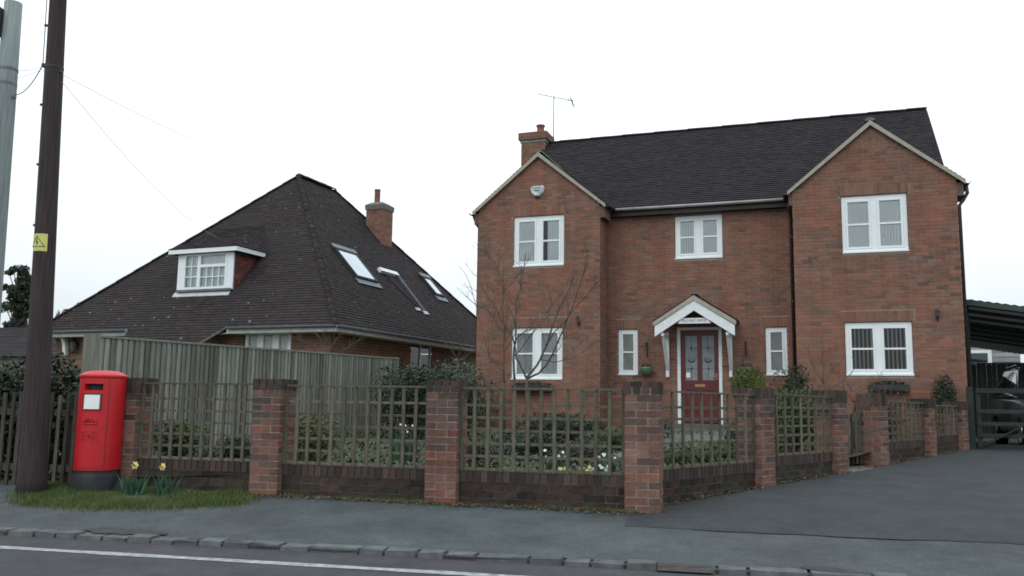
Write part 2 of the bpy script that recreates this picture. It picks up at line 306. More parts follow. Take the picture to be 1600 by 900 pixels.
def glass_mat():
    m = bpy.data.materials.new('window_glass'); m.use_nodes = True; t = m.node_tree; t.nodes.clear()
    o = t.nodes.new('ShaderNodeOutputMaterial'); mx = t.nodes.new('ShaderNodeMixShader'); tr = t.nodes.new('ShaderNodeBsdfTransparent'); gl = t.nodes.new('ShaderNodeBsdfGlossy')
    fr = t.nodes.new('ShaderNodeFresnel'); fr.inputs['IOR'].default_value = 1.6; gl.inputs['Roughness'].default_value = .02
    tr.inputs['Color'].default_value = (.96,.99,.99,1)
    t.links.new(fr.outputs[0], mx.inputs[0]); t.links.new(tr.outputs[0], mx.inputs[1]); t.links.new(gl.outputs[0], mx.inputs[2]); t.links.new(mx.outputs[0], o.inputs[0])
    return m
M['glass'] = glass_mat()
M['corbel'] = mat('corbel_brick', (.10,.066,.055), (.16,.095,.078), rough=.9, scale=14, bump=.4)

# ------------------------------------------------------------------ bricks and tiles
UP = Vector((0, 0, 1))
class Pieces:
    """Collects bricks or tiles of one thing.  Whole pieces are remembered so that the largest-looking 300 become
    objects of their own, all others are joined in one mesh."""
    def __init__(s): s.stuff = MB(); s.whole = []
def camdist(thing_mat, p): return (thing_mat @ Vector(p)).length
def brick_mesh(L, H, D, m, name='brick'):
    b = MB(); b.box(0, L, -D, 0.004, 0, H, skip=()); 
    return b.mesh(name, m)
def lay(pc, O, U, N, z0, z1, ivs, phase=0.0, L=.215, H=.065, J=.010, proud=.007, prefer=1.0):
    """stretcher bond on the plane through O with direction U and outward normal N; ivs(z) gives the open u intervals"""
    O, U, N = Vector(O), Vector(U), Vector(N); k = 0; z = z0
    while z < z1-.02:
        zt = min(z+H, z1); off = (0 if k % 2 else (L+J)/2)+phase
        for (a, b) in ivs((z+zt)/2):
            i = math.floor((a-off)/(L+J)); u = off+i*(L+J)
            while u < b:
                ua, ub = max(u, a), min(u+L, b)
                if ub-ua > .02:
                    pr = proud+random.uniform(-.002, .003)
                    P = O+U*ua+UP*z
                    if ub-ua > L-.001 and zt-z > H-.001: pc.whole.append((P, U, N, pr, 'b', prefer))
                    else: piece_box(pc.stuff, P, U, N, ub-ua, zt-z, pr)
                u += L+J
        z += H+J; k += 1
def piece_box(mb, P, U, N, l, h, pr, r=None):
    r = random.random() if r is None else r
    a = P; b = P+U*l; c = N*pr; z = UP*h
    n = len(mb.v); mb.v.extend([tuple(q) for q in (a+c, b+c, b+c+z, a+c+z, a, b, b+z, a+z)])
    for f in ((0,1,2,3), (4,5,1,0), (3,2,6,7), (4,0,3,7), (1,5,6,2)):
        mb.f.append(tuple(n+i for i in f)); mb.r.append(r); mb.m.append(0); mb.sm.append(False)
def soldier(pc, O, U, N, u0, u1, z0, h=.215, w=.065, J=.010, proud=.009):
    O, U, N = Vector(O), Vector(U), Vector(N); u = u0
    while u+w*.6 < u1:
        piece_box(pc.stuff, O+U*u+UP*z0, U, N, min(w, u1-u), h, proud+random.uniform(-.002,.002)); u += w+J
def finish_bricks(pc, parent, mtl, mats_name='brick', n=300, L=.215, H=.065, ok=None, stuffname='brickwork'):
    mw = Matrix.Translation(parent_world(parent)[0]) @ Matrix.Rotation(parent_world(parent)[1], 4, 'Z')
    zoff = ZB.get(root_of(parent).name, 0.0)
    def score(w):
        p = mw @ (w[0]+U_(w)*L/2-Vector((0,0,zoff))); nn = (mw.to_3x3() @ w[2]); d = p.length
        f = -(nn.dot(p))/d
        if p.y < 1 or f <= 0 or abs(p.x/p.y) > .6: return 0
        return f/d*w[5]
    for w in pc.whole: pass
    sc = sorted(range(len(pc.whole)), key=lambda i: -score(pc.whole[i]))
    pick = set(i for i in sc[:n] if score(pc.whole[i]) > 0)
    me = brick_mesh(L, H, .008, mtl); off = Vector((0,0,-zoff)) if parent.name in ZB else Vector((0,0,0))
    for i, w in enumerate(pc.whole):
        if i in pick:
            o = bpy.data.objects.new('brick', me); COL.objects.link(o); o.parent = parent
            U, N = w[1], w[2]; R = Matrix((( U.x, -N.x, 0), (U.y, -N.y, 0), (0, 0, 1))).to_4x4()
            o.matrix_basis = Matrix.Translation(w[0]+off) @ R
        else: piece_box(pc.stuff, w[0], w[1], w[2], L, H, w[3])
    part(stuffname, pc.stuff, mtl, parent, kind='stuff')
def U_(w): return w[1]
def root_of(o):
    while o.parent: o = o.parent
    return o
def parent_world(o):
    r = root_of(o); return r.location.copy(), r.rotation_euler.z
def span(a, b, holes=()):
    """interval function for a plain rectangle with rectangular holes (u0,u1,z0,z1)"""
    def f(z):
        iv = [(a, b)]
        for (h0, h1, q0, q1) in holes:
            if q0-.01 < z < q1+.01:
                nv = []
                for (x, y) in iv:
                    if h1 <= x or h0 >= y: nv.append((x, y)); continue
                    if h0 > x: nv.append((x, h0))
                    if h1 < y: nv.append((h1, y))
                iv = nv
        return iv
    return f
def poly_iv(poly, t):
    xs = []
    for i in range(len(poly)):
        (s0, t0), (s1, t1) = poly[i], poly[(i+1) % len(poly)]
        if (t0 <= t < t1) or (t1 <= t < t0): xs.append(s0+(s1-s0)*(t-t0)/(t1-t0))
    return (min(xs), max(xs)) if len(xs) >= 2 else None
def tile_roof(st, whole, pts, gauge=.1, w=.165, th=.015, wt=1.0, slab=None):
    """pts: outline of a roof plane, pts[0]-pts[1] along the eave (left to right seen from outside).  Lays plain tiles."""
    P0 = Vector(pts[0]); Sx = (Vector(pts[1])-P0).normalized()
    nn = None
    for q in pts[2:]:
        c = Sx.cross(Vector(q)-P0)
        if c.length > .2: nn = c.normalized(); break
    T = nn.cross(Sx).normalized()
    poly = [((Vector(q)-P0).dot(Sx), (Vector(q)-P0).dot(T)) for q in pts]
    if slab is not None: slab.face([Vector(q)-nn*.012 for q in pts])
    tmin = min(p[1] for p in poly); tmax = max(p[1] for p in poly); k = 0; t = tmin
    while t < tmax-.01:
        t1 = min(t+gauge, tmax-.0005)
        i0 = poly_iv(poly, t+.0005); i1 = poly_iv(poly, t1)
        if i0 and not i1: i1 = (sum(i0)/2, sum(i0)/2)
        if i1 and not i0: i0 = (sum(i1)/2, sum(i1)/2)
        if i0:
            lo, hi = min(i0[0], i1[0]), max(i0[1], i1[1]); off = (k % 2)*w/2
            s = math.floor((lo-off)/w)*w+off
            while s < hi:
                a0, b0 = max(s+.002, i0[0]), min(s+w-.002, i0[1]); a1, b1 = max(s+.002, i1[0]), min(s+w-.002, i1[1])
                if a0 > b0: a0 = b0 = (a0+b0)/2 if a1 < b1 else a0
                if a1 > b1: a1 = b1 = (a1+b1)/2
                if b0-a0 > .01 or b1-a1 > .01:
                    h = th+random.uniform(-.003, .005); r = random.random(); full = abs((b0-a0)-(w-.004)) < 1e-4 and abs((b1-a1)-(w-.004)) < 1e-4
                    if full and whole is not None: whole.append((P0+Sx*a0+T*t, Sx, T, nn, h, wt))
                    else: one_tile(st, P0, Sx, T, nn, a0, b0, a1, b1, t, t1+.004, h, r)
                s += w
        t += gauge; k += 1
    return nn
def one_tile(st, P0, Sx, T, nn, a0, b0, a1, b1, t, t1, h, r):
    q = [P0+Sx*a0+T*t+nn*h, P0+Sx*b0+T*t+nn*h, P0+Sx*b1+T*t1+nn*.003, P0+Sx*a1+T*t1+nn*.003, P0+Sx*a0+T*t-nn*.004, P0+Sx*b0+T*t-nn*.004]
    n = len(st.v); st.v.extend([tuple(x) for x in q])
    for f in ((0,1,2,3), (4,5,1,0), (4,0,3), (1,5,2)):
        st.f.append(tuple(n+i for i in f)); st.r.append(r); st.m.append(0); st.sm.append(False)
def finish_tiles(st, whole, parent, mtl, n=300, gauge=.1, w=.165, stuffname='tiling'):
    loc, rz = parent_world(parent); mw = Matrix.Translation(loc) @ Matrix.Rotation(rz, 4, 'Z'); zoff = ZB.get(root_of(parent).name, 0.0)
    def score(q):
        p = mw @ (q[0]-Vector((0,0,zoff))); nn = mw.to_3x3() @ q[3]; d = p.length; f = -nn.dot(p)/d
        return 0 if (f <= 0 or p.y < 1 or abs(p.x/p.y) > .58) else f/d/d*q[5]
    idx = sorted(range(len(whole)), key=lambda i: -score(whole[i])); pick = set(i for i in idx[:n] if score(whole[i]) > 0)
    b = MB(); one_tile(b, Vector((0,0,0)), Vector((1,0,0)), Vector((0,1,0)), UP, 0, w-.004, 0, w-.004, 0, gauge+.004, .016, 0.0)
    me = b.mesh('tile', mtl); off = Vector((0,0,-zoff)) if parent.name in ZB else Vector((0,0,0))
    for i, q in enumerate(whole):
        if i in pick:
            o = bpy.data.objects.new('tile', me); COL.objects.link(o); o.parent = parent
            R = Matrix((q[1], q[2], q[3])).transposed().to_4x4(); o.matrix_basis = Matrix.Translation(q[0]+off) @ R
        else: one_tile(st, q[0], q[1], q[2], q[3], 0, w-.004, 0, w-.004, 0, gauge+.004, q[4], random.random())
    part(stuffname, st, mtl, parent, kind='stuff')
def ridge_tiles(parent, a, b, mtl, r=.11, L=.3, name='ridge_tile', squash=.75):
    a, b = Vector(a), Vector(b); d = b-a; n = max(1, int(round(d.length/L))); d.normalize(); L = (b-a).length/n
    m = MB(); N = 6
    for e, (x, rr) in enumerate(((0, r), (L+.012, r*.93))):
        for k in range(N+1):
            an = math.pi*k/N; m.v.append((x, rr*math.cos(an), rr*squash*math.sin(an)+.0))
    for k in range(N):
        m.f.append((k, k+1, N+1+k+1, N+1+k)); m.r.append(0); m.m.append(0); m.sm.append(True)
    m.f.append(tuple(range(N, -1, -1))); m.r.append(0); m.m.append(0); m.sm.append(False)
    me = m.mesh(name, mtl); off = Vector((0,0,-ZB[parent.name])) if parent.name in ZB else Vector((0,0,0))
    y = UP.cross(d).normalized(); z = d.cross(y)
    R = Matrix((d, y, z)).transposed().to_4x4()
    for i in range(n):
        o = bpy.data.objects.new(name, me); COL.objects.link(o); o.parent = parent
        o.matrix_basis = Matrix.Translation(a+d*(L*i)+z*(.0+.006*(i % 2))+off) @ R

# ------------------------------------------------------------------ ground, road, footpath, drive
RO = Vector((-4.40, 7.77)); RT = Vector((.9768, -.2136)); RW = Vector((.2136, .9768))
def rd(t, w, z): return (RO.x+RT.x*t+RW.x*w, RO.y+RT.y*t+RW.y*w, z)
def tw(x, y): d = Vector((x, y))-RO; return d.dot(RT), d.dot(RW)
def hp(w):
    if w < 0: return -1.2
    if w < 1.95: return -1.176+.156*(w/1.95)
    return -1.02+.0318*min(w-1.95, 9.5)
def grid(ws, tl, tr, nt_, hz):
    m = MB(); n0 = 0
    for w in ws:
        for i in range(nt_+1): t = tl(w)+(tr(w)-tl(w))*i/nt_; m.v.append(rd(t, w, hz(w, t)))
    for j in range(len(ws)-1):
        for i in range(nt_):
            a = j*(nt_+1)+i; m.f.append((a, a+1, a+nt_+2, a+nt_+1)); m.r.append(0); m.m.append(0); m.sm.append(True)
    return m
def lin(a, b, n): return [a+(b-a)*i/n for i in range(n+1)]
SWA, SWB = Vector((1.22, 8.58)), Vector((8.28, 16.1))
ca, cb = tw(*SWA), tw(*SWB)
def t_side(w): return ca[0]+(cb[0]-ca[0])*(w-ca[1])/(cb[1]-ca[1])
fa, fb = tw(-4.72, 10.1), tw(-2.33, 18.0)
def t_fence(w): return fa[0]+(fb[0]-fa[0])*(w-fa[1])/(fb[1]-fa[1])
struct('ground', grid([-900,-200,-60,-20,-8,-1,-.05,2,4,8,12,20,40,100,300,1500], lambda w: -1500, lambda w: 1500, 60, lambda w, t: (-1.35 if w < 0 else hp(w)-.12)), M['ground'])
struct('road', grid([-60,-12,-6,-2,-.45,0.02], lambda w: -120, lambda w: 120, 120, lambda w, t: -1.2), M['road'])
fp = grid(lin(0.13, 1.95, 10)+[2.4], lambda w: -60, lambda w: 60, 240, lambda w, t: hp(w)+.0015*math.sin(t*3.1)*math.sin(w*5))
struct('footpath', fp, M['path'])
dg = grid([1.28, 1.6, 1.95]+lin(2.5, 11.45, 11)+[12, 25], lambda w: max(t_side(max(w, 1.95)), ca[0])-(.0 if w > 1.96 else 0.05), lambda w: 40, 240, lambda w, t: hp(w)+.006)
for i in range(241):
    x, y, z = dg.v[i]; k = .03*math.sin(x*1.7)+.018*math.sin(x*5.3+1)+.010*math.sin(x*13.1); dg.v[i] = (x+RW.x*k, y+RW.y*k, z)
struct('driveway', dg, M['drive'])
struct('garden_soil', grid(lin(2.15, 11.45, 20)+[14], lambda w: t_fence(w)+.02, lambda w: t_side(w)-.12, 40, lambda w, t: hp(w)+.17+.03*math.sin(t*2.3+w)*math.cos(w*1.7)), M['soil'])
m = MB(); w0 = -.52                                     # edge line, with slightly ragged borders
for i in range(400):
    t0, t1 = -60+i*.3, -60+i*.3+.3; j = lambda q: .006*math.sin(q*37)+.004*math.sin(q*91)
    def ww(q): return w0-.012*q*0
    m.face([rd(t0, ww(t0)+j(t0)-.055, -1.196), rd(t1, ww(t1)+j(t1)-.055, -1.196), rd(t1, ww(t1)-j(t1)+.055, -1.196), rd(t0, ww(t0)-j(t0)+.055, -1.196)])
struct('edge_line', m, M['line'])
kb = bpy.data.objects.new('kerb', None); COL.objects.link(kb); kb['kind'] = 'structure'; kb.location = rd(0, 0, -1.2); kb.rotation_euler = (0, 0, math.atan2(RT.y, RT.x))
b = MB(); b.box(-8, 12, .016, .16, -.05, .026); part('kerb_bed', b, M['patch'], kb)
t = -8.0
while t < 12:                                           # worn granite setts, one by one
    L = random.uniform(.20, .27) if random.random() > .12 else .42
    b = MB(); g = .008; h = .040+random.uniform(-.010, .008) - (.004 if t > 5.6 else 0); dz = random.uniform(-.006, .006); y0 = random.uniform(-.012, .010)
    b.hexa([(t+g, y0, -.05), (t+L-g, y0+random.uniform(-.008,.008), -.05), (t+L-g, .15, -.05), (t+g, .15, -.05),
            (t+g+.006, y0+.014, h+dz), (t+L-g-.008, y0+.014, h-dz), (t+L-g-.004, .148, h+.004), (t+g+.004, .148, h+.004)], random.random())
    o = bpy.data.objects.new('kerb_stone', b.mesh('kerb_stone', M['kerb'])); COL.objects.link(o); o.parent = kb
    t += L
def patch(name, cx, cy, rx, ry, mtl, z=.004, rot=0, sq=False, seed=0):
    rr = random.Random(seed); m = MB(); pts = []; n = 28
    tc_, wc_ = tw(cx, cy)
    for i in range(n):
        a = 2*math.pi*i/n
        if sq: ex, ey = max(-1, min(1, 1.45*math.cos(a))), max(-1, min(1, 1.45*math.sin(a)))
        else: k = 1+rr.uniform(-.25, .2); ex, ey = k*math.cos(a), k*math.sin(a)
        tt, w_ = tc_+rx*ex*math.cos(rot)-ry*ey*math.sin(rot), wc_+rx*ex*math.sin(rot)+ry*ey*math.cos(rot)
        pts.append(rd(tt, w_, hp(w_)+z+.004))
    c = rd(tc_, wc_, hp(wc_)+z+.004)
    for i in range(n): m.face([c, pts[i], pts[(i+1) % n]])
    return struct(name, m, mtl)
patch('tarmac_patch', 1.29, 6.55, .20, .075, M['cover'], z=.010, sq=True)
patch('tarmac_patch', 2.35, 6.42, .26, .07, M['patch'], z=.010, rot=-.25, seed=3)
patch('tarmac_patch', -3.35, 7.75, .42, .10, M['patch'], z=.008, rot=-.02, seed=5)
patch('tarmac_patch', -2.45, 7.42, .25, .05, M['patch'], z=.008, seed=6)

# ------------------------------------------------------------------ brick house
HX, HY, TH = -.8037, 20.1609, -.34636
HZ = -.60
CT, ST = math.cos(TH), math.sin(TH)
def hw(u, v, z=0): return Vector((HX+u*CT-v*ST, HY+u*ST+v*CT, z))
house = thing('brick_house', 'red-brown brick two-storey house with two front gables and white windows', 'house', (HX, HY, HZ), TH)
D0 = .783; UW = 10.124; UL2 = 2.925; UR1 = 7.051; EZ = 4.40; SL = .83
GFH = 1.704
WIN = {'lf': (.872,2.094,3.107,4.29), 'lg': (.853,2.076,.53,GFH), 'rf': (7.984,9.23,3.102,4.29), 'rg': (7.971,9.22,.638,GFH),
       'mf': (4.465,5.529,3.261,4.257), 'sl': (3.157,3.617,.662,GFH), 'sr': (6.382,6.843,.662,GFH), 'door': (4.50,5.47,-.396,1.72)}
wall = MB()
APL, APZL, APR, APZR = 1.471, 5.789, 8.600, 5.839
def wallface(mb, O, U, u0, u1, z0, z1, holes=()):         # mortar plane with holes, split in cells
    O, U = Vector(O), Vector(U)
    us = sorted(set([u0, u1]+[h for q in holes for h in q[:2]])); zs = sorted(set([z0, z1]+[h for q in holes for h in q[2:]]))
    for i in range(len(us)-1):
        for j in range(len(zs)-1):
            a, b, c, d = us[i], us[i+1], zs[j], zs[j+1]; mu, mz = (a+b)/2, (c+d)/2
            if any(q[0] < mu < q[1] and q[2] < mz < q[3] for q in holes): continue
            mb.face([O+U*a+UP*c, O+U*b+UP*c, O+U*b+UP*d, O+U*a+UP*d])
def H4(k): return WIN[k]
X_, NY = Vector((1,0,0)), Vector((0,-1,0))
wallface(wall, (0,0,0), X_, 0, UL2, HZ, EZ, [H4('lf'), H4('lg')])
wall.face([(0,0,EZ), (UL2,0,EZ), (UL2,0,4.50), (APL,0,APZL-.07), (0,0,4.50)])
wallface(wall, (0,-.02,0), X_, UR1, UW, HZ, EZ, [H4('rf'), H4('rg')])
wall.face([(UR1,-.02,EZ), (UW,-.02,EZ), (UW,-.02,4.50), (APR,-.02,APZR-.07), (UR1,-.02,4.50)])
wallface(wall, (0,D0,0), X_, UL2, UR1, HZ, EZ+.05, [H4('mf'), H4('sl'), H4('sr'), H4('door')])
wall.face([(UL2,0,HZ), (UL2,D0,HZ), (UL2,D0,EZ), (UL2,0,EZ)]); wall.face([(UR1,D0,HZ), (UR1,-.02,HZ), (UR1,-.02,EZ), (UR1,D0,EZ)])
BV = 7.25
wall.face([(0,2.6,HZ), (0,0,HZ), (0,0,EZ), (0,2.6,EZ)]); wall.face([(.44,2.6,HZ),(0,2.6,HZ),(0,2.6,EZ),(.44,2.6,EZ)]); wall.face([(.44,BV,HZ),(.44,2.6,HZ),(.44,2.6,EZ),(.44,BV,EZ)]); wall.face([(UW,-.02,HZ), (UW,BV,HZ), (UW,BV,EZ), (UW,-.02,EZ)])
wall.face([(UW,BV,HZ), (.44,BV,HZ), (.44,BV,EZ), (UW,BV,EZ)])
for u in (.44, UW): wall.face([(u,.6,EZ), (u,7.3,EZ), (u,4,7.2)])
# reveals
def reveal(mb, w, v, dep=.10):
    a, b, c, d = w
    mb.face([(a,v,c),(a,v+dep,c),(a,v+dep,d),(a,v,d)]); mb.face([(b,v+dep,c),(b,v,c),(b,v,d),(b,v+dep,d)])
    mb.face([(a,v,d),(a,v+dep,d),(b,v+dep,d),(b,v,d)]); mb.face([(a,v+dep,c),(a,v,c),(b,v,c),(b,v+dep,c)])
for k in ('lf','lg'): reveal(wall, H4(k), 0)
for k in ('rf','rg'): reveal(wall, H4(k), -.02)
for k in ('mf','sl','sr','door'): reveal(wall, H4(k), D0)
wallo = part('wall', wall, M['mortar'], house)
pc = Pieces()
def sold(k): a, b, c, d = WIN[k]; return (a-.06, b+.06, d-.0, d+.225)
def gable_iv(a, b, apx, apz, holes):
    base = span(a, b, holes)
    def f(z):
        iv = base(z)
        if z > 4.50:
            k = max(0, (apz-.06-z)/(apz-.06-4.50)); lo = apx-(apx-a)*k+.02; hi = apx+(b-apx)*k-.02
            iv = [(max(x, lo), min(y, hi)) for x, y in iv if min(y, hi)-max(x, lo) > .03]
        return iv
    return f
lay(pc, (0,0,0), X_, NY, HZ, APZL-.09, gable_iv(.0, UL2, APL, APZL, [H4('lf'), H4('lg'), sold('lf'), sold('lg')]), prefer=1.0)
lay(pc, (0,-.02,0), X_, NY, HZ, APZR-.09, gable_iv(UR1, UW, APR, APZR, [H4('rf'), H4('rg'), sold('rf'), sold('rg')]), prefer=1.0)
lay(pc, (0,D0,0), X_, NY, HZ, EZ+.02, span(UL2+.01, UR1-.01, [H4('mf'), H4('sl'), H4('sr'), H4('door'), sold('sl'), sold('sr')]))
lay(pc, (UL2,0,0), (0,1,0), (1,0,0), HZ, EZ, span(0.0, D0), phase=.06)
lay(pc, (UR1,D0,0), (0,-1,0), (-1,0,0), HZ, EZ, span(0.0, D0+.02), phase=.06)
lay(pc, (0,2.6,0), (0,-1,0), (-1,0,0), HZ, EZ, span(0.0, 2.6), phase=.06)
lay(pc, (.44,BV,0), (0,-1,0), (-1,0,0), HZ, EZ, span(0.0, BV-2.6), phase=.06)
lay(pc, (UW,-.02,0), (0,1,0), (1,0,0), HZ, EZ, span(0.0, BV), phase=.06)
for k, v in (('lf',0),('lg',0),('rf',-.02),('rg',-.02),('sl',D0),('sr',D0)):
    s = sold(k); soldier(pc, (0,v,0), X_, NY, s[0]+.005, s[1], s[2]+.005, h=.213)
finish_bricks(pc, wallo, M['brick'])
# windows
def window(parent, w, v, cols, blind='white', name='window', bars=True, zoff=0, X=(1,0,0), thick=.062):
    a, b, c, d = w; g = .012; a += g; b -= g; c += g; d -= g; yo = v+.035
    fr = MB(); t = thick
    fr.box(a, b, yo, yo+.07, c, c+t); fr.box(a, b, yo, yo+.07, d-t, d); fr.box(a, a+t, yo, yo+.07, c+t, d-t); fr.box(b-t, b, yo, yo+.07, c+t, d-t)
    mids = [a+(b-a)*i/cols for i in range(1, cols)]
    for q in mids: fr.box(q-t*.8, q+t*.8, yo-.003, yo+.068, c+t, d-t)
    o = part(name, fr, M['white'], parent)
    edges = [a]+mids+[b]
    for i in range(cols):
        l = edges[i]+(t if i == 0 else t*.8); r = edges[i+1]-(t if i == cols-1 else t*.8)
        s = MB(); q = .042; y = yo+.012
        s.box(l+.002, r-.002, y-.02, y+.035, c+t+.002, c+t+q); s.box(l+.002, r-.002, y-.02, y+.035, d-t-q, d-t-.002)
        s.box(l+.002, l+q, y-.02, y+.035, c+t+q, d-t-q); s.box(r-q, r-.002, y-.02, y+.035, c+t+q, d-t-q)
        part('sash', s, M['white'], o)
        if bars:
            s = MB(); zc = (c+d)/2; s.box(l+q, r-q, y-.008, y+.02, zc-.018, zc+.018); part('glazing_bar', s, M['white'], o)
        halves = [(c+t+q, (c+d)/2-.018), ((c+d)/2+.018, d-t-q)] if bars else [(c+t+q, d-t-q)]
        for z0, z1 in halves:
            s = MB(); s.face([(l+q, y+.01, z0), (r-q, y+.01, z0), (r-q, y+.01, z1), (l+q, y+.01, z1)]); part('pane', s, M['glass'], o)
    sl = MB(); sl.box(a-.006, b+.006, v-.022, v+.034, c-.012, c+.018); part('sill', sl, M['white'], o)
    # room and what hangs behind the glass
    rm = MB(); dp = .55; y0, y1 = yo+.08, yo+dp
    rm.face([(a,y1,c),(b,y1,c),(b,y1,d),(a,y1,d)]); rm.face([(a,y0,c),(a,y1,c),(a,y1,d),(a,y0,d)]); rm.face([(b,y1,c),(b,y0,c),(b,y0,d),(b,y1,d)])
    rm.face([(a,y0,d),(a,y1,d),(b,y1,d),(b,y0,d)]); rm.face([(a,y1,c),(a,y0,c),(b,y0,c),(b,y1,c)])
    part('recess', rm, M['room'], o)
    bl = MB()
    if blind in ('white', 'drawn'):
        n = int((b-a)/.055); x = a
        for i in range(n):
            x0, x1 = a+i*(b-a)/n, a+(i+1)*(b-a)/n; k = .004 if blind == 'drawn' else .012
            if blind == 'drawn' and i > n*.52 and i < n*.66: continue
            bl.face([(x0, yo+.032+k, c+t), (x1, yo+.032-k, c+t), (x1, yo+.032-k, d-t), (x0, yo+.032+k, d-t)])
        part('vertical_blind', bl, M['curtain'], o)
    elif blind == 'open':
        n = int((b-a)/.075)
        for i in range(n):
            x0 = a+(i+.2)*(b-a)/n; bl.face([(x0, yo+.05, c+t), (x0+.024, yo+.035, c+t), (x0+.024, yo+.035, d-t), (x0, yo+.05, d-t)])
        part('vertical_blind', bl, M['blindgrey'], o)
    elif blind == 'net':
        n = 40
        for i in range(n):
            x0, x1 = a+i*(b-a)/n, a+(i+1)*(b-a)/n
            bl.face([(x0, yo+.05+.02*(i % 2), c+t), (x1, yo+.05+.02*((i+1) % 2), c+t), (x1, yo+.05+.02*((i+1) % 2), d-t), (x0, yo+.05+.02*(i % 2), d-t)])
        part('net_curtain', bl, M['net'], o)
    return o
for k, v, c, bd in (('lf',0,2,'drawn'),('lg',0,2,'net'),('rf',-.02,2,'white'),('rg',-.02,2,'open'),('mf',D0,2,'white'),('sl',D0,1,'net'),('sr',D0,1,'net')):
    window(wallo, WIN[k], v, c, bd, thick=.075 if c == 2 else .06)
# door
a, b, c, d = WIN['door']; yo = D0+.02
fr = MB(); fr.box(a, a+.07, yo-.03, yo+.07, c, d); fr.box(b-.07, b, yo-.03, yo+.07, c, d); fr.box(a+.07, b-.07, yo-.03, yo+.07, d-.06, d)
dfr = part('door_frame', fr, M['whitewood'], house)
dm = MB(); x0, x1, z0, z1 = a+.075, b-.075, c+.03, d-.065; y = yo+.01; mx_ = (x0+x1)/2
dm.box(x0, x0+.095, y, y+.045, z0, z1); dm.box(x1-.095, x1, y, y+.045, z0, z1); dm.box(mx_-.05, mx_+.05, y, y+.045, z0, z1)
for (p, q) in ((z0, z0+.18), (z0+.70, z0+.92), (z1-.12, z1)):
    dm.box(x0+.095, mx_-.05, y, y+.045, p, q); dm.box(mx_+.05, x1-.095, y, y+.045, p, q)
door = part('door', dm, M['door'], house)
for l, r in ((x0+.095, mx_-.05), (mx_+.05, x1-.095)):
    s = MB(); s.box(l+.002, r-.002, y+.018, y+.03, z0+.18, z0+.70); s.box(l+.04, r-.04, y+.006, y+.018, z0+.23, z0+.65); part('door_panel', s, M['door'], door)
    s = MB(); s.face([(l, y+.02, z0+.92), (r, y+.02, z0+.92), (r, y+.02, z1-.12), (l, y+.02, z1-.12)]); part('pane', s, M['frost'], door)
    s = MB(); cx = (l+r)/2; zz0, zz1 = z0+.92, z1-.12; H = zz1-zz0
    for zz in (zz0+H*.26, zz0+H*.72): s.bar((l, y+.016, zz), (r, y+.016, zz), .006, .006)
    s.bar((cx, y+.016, zz0), (cx, y+.016, zz0+H*.36), .006, .006, up=(0,1,0)); s.bar((cx, y+.016, zz0+H*.62), (cx, y+.016, zz1), .006, .006, up=(0,1,0))
    pts = [(cx+.085*math.cos(q), y+.013, zz0+H*.50+.085*math.sin(q)) for q in [math.pi*(1.05+.9*i/10) for i in range(11)]]
    s.tube(pts, [.004+.012*math.sin(math.pi*i/10) for i in range(11)], 6)
    pts = [(cx+.05*math.cos(q), y+.013, zz0+H*.52+.05*math.sin(q)) for q in [math.pi*(1.0+1.0*i/10) for i in range(11)]]
    s.tube(pts, .004, 6)
    for q in (.26, .72): s.obox((cx, y+.013, zz0+H*q), (.014,0,.014), (0,.003,0), (-.014,0,.014))
    part('leading', s, M['ink'], door)
s = MB(); s.box(mx_-.11, mx_+.11, y-.012, y, z0+.775, z0+.835); part('letter_plate', s, M['brass'], door)
s = MB(); s.box(x1-.062, x1-.035, y-.03, y, z0+.93, z0+1.08); s.bar((x1-.05, y-.045, z0+1.0), (x1-.13, y-.045, z0+1.0), .02, .02); part('handle', s, M['brass'], door)
s = MB(); s.box(x0+.11, x0+.20, y-.001, y+.012, z0+.98, z0+1.09); part('sticker', s, M['paper'], door)
s = MB(); s.box(a-.35, b+.35, D0-.62, D0-.01, HZ-.02, c-.03); s.box(a-.15, b+.15, D0-.30, D0-.012, c-.03, c+.0); part('doorstep', s, M['pathstone'], house)
# porch hood
pv = D0-.72; ax, az = 4.975, 2.35; lx, lz, rx_ = 4.13, 1.74, 5.82
hood = MB()
for (ex) in (lx, rx_):
    sg = 1 if ex > ax else -1
    q = [Vector((ax, pv+.05, az)), Vector((ex+sg*.03, pv+.05, lz+.06)), Vector((ex+sg*.03, D0, lz+.06)), Vector((ax, D0, az))]
    n_ = (q[1]-q[0]).cross(q[3]-q[0]).normalized(); n_ = n_ if n_.z > 0 else -n_
    hood.hexa([*[p-n_*.03 for p in q], *q])
hoodo = part('porch_roof', hood, M['lead'], house)
hst = MB()
tile_roof(hst, None, [(lx-.03, pv+.03, lz+.065), (lx-.03, D0, lz+.065), (ax, D0, az+.02), (ax, pv+.03, az+.02)][::1] if False else [(lx-.03, D0, lz+.075), (lx-.03, pv+.03, lz+.075), (ax, pv+.03, az+.025), (ax, D0, az+.025)], slab=None)
tile_roof(hst, None, [(rx_+.03, pv+.03, lz+.075), (rx_+.03, D0, lz+.075), (ax, D0, az+.025), (ax, pv+.03, az+.025)])
part('tiling', hst, M['tile'], hoodo, kind='stuff')
ridge_tiles(hoodo, (ax, pv+.02, az+.03), (ax, D0, az+.03), M['cement'], r=.07, L=.25)
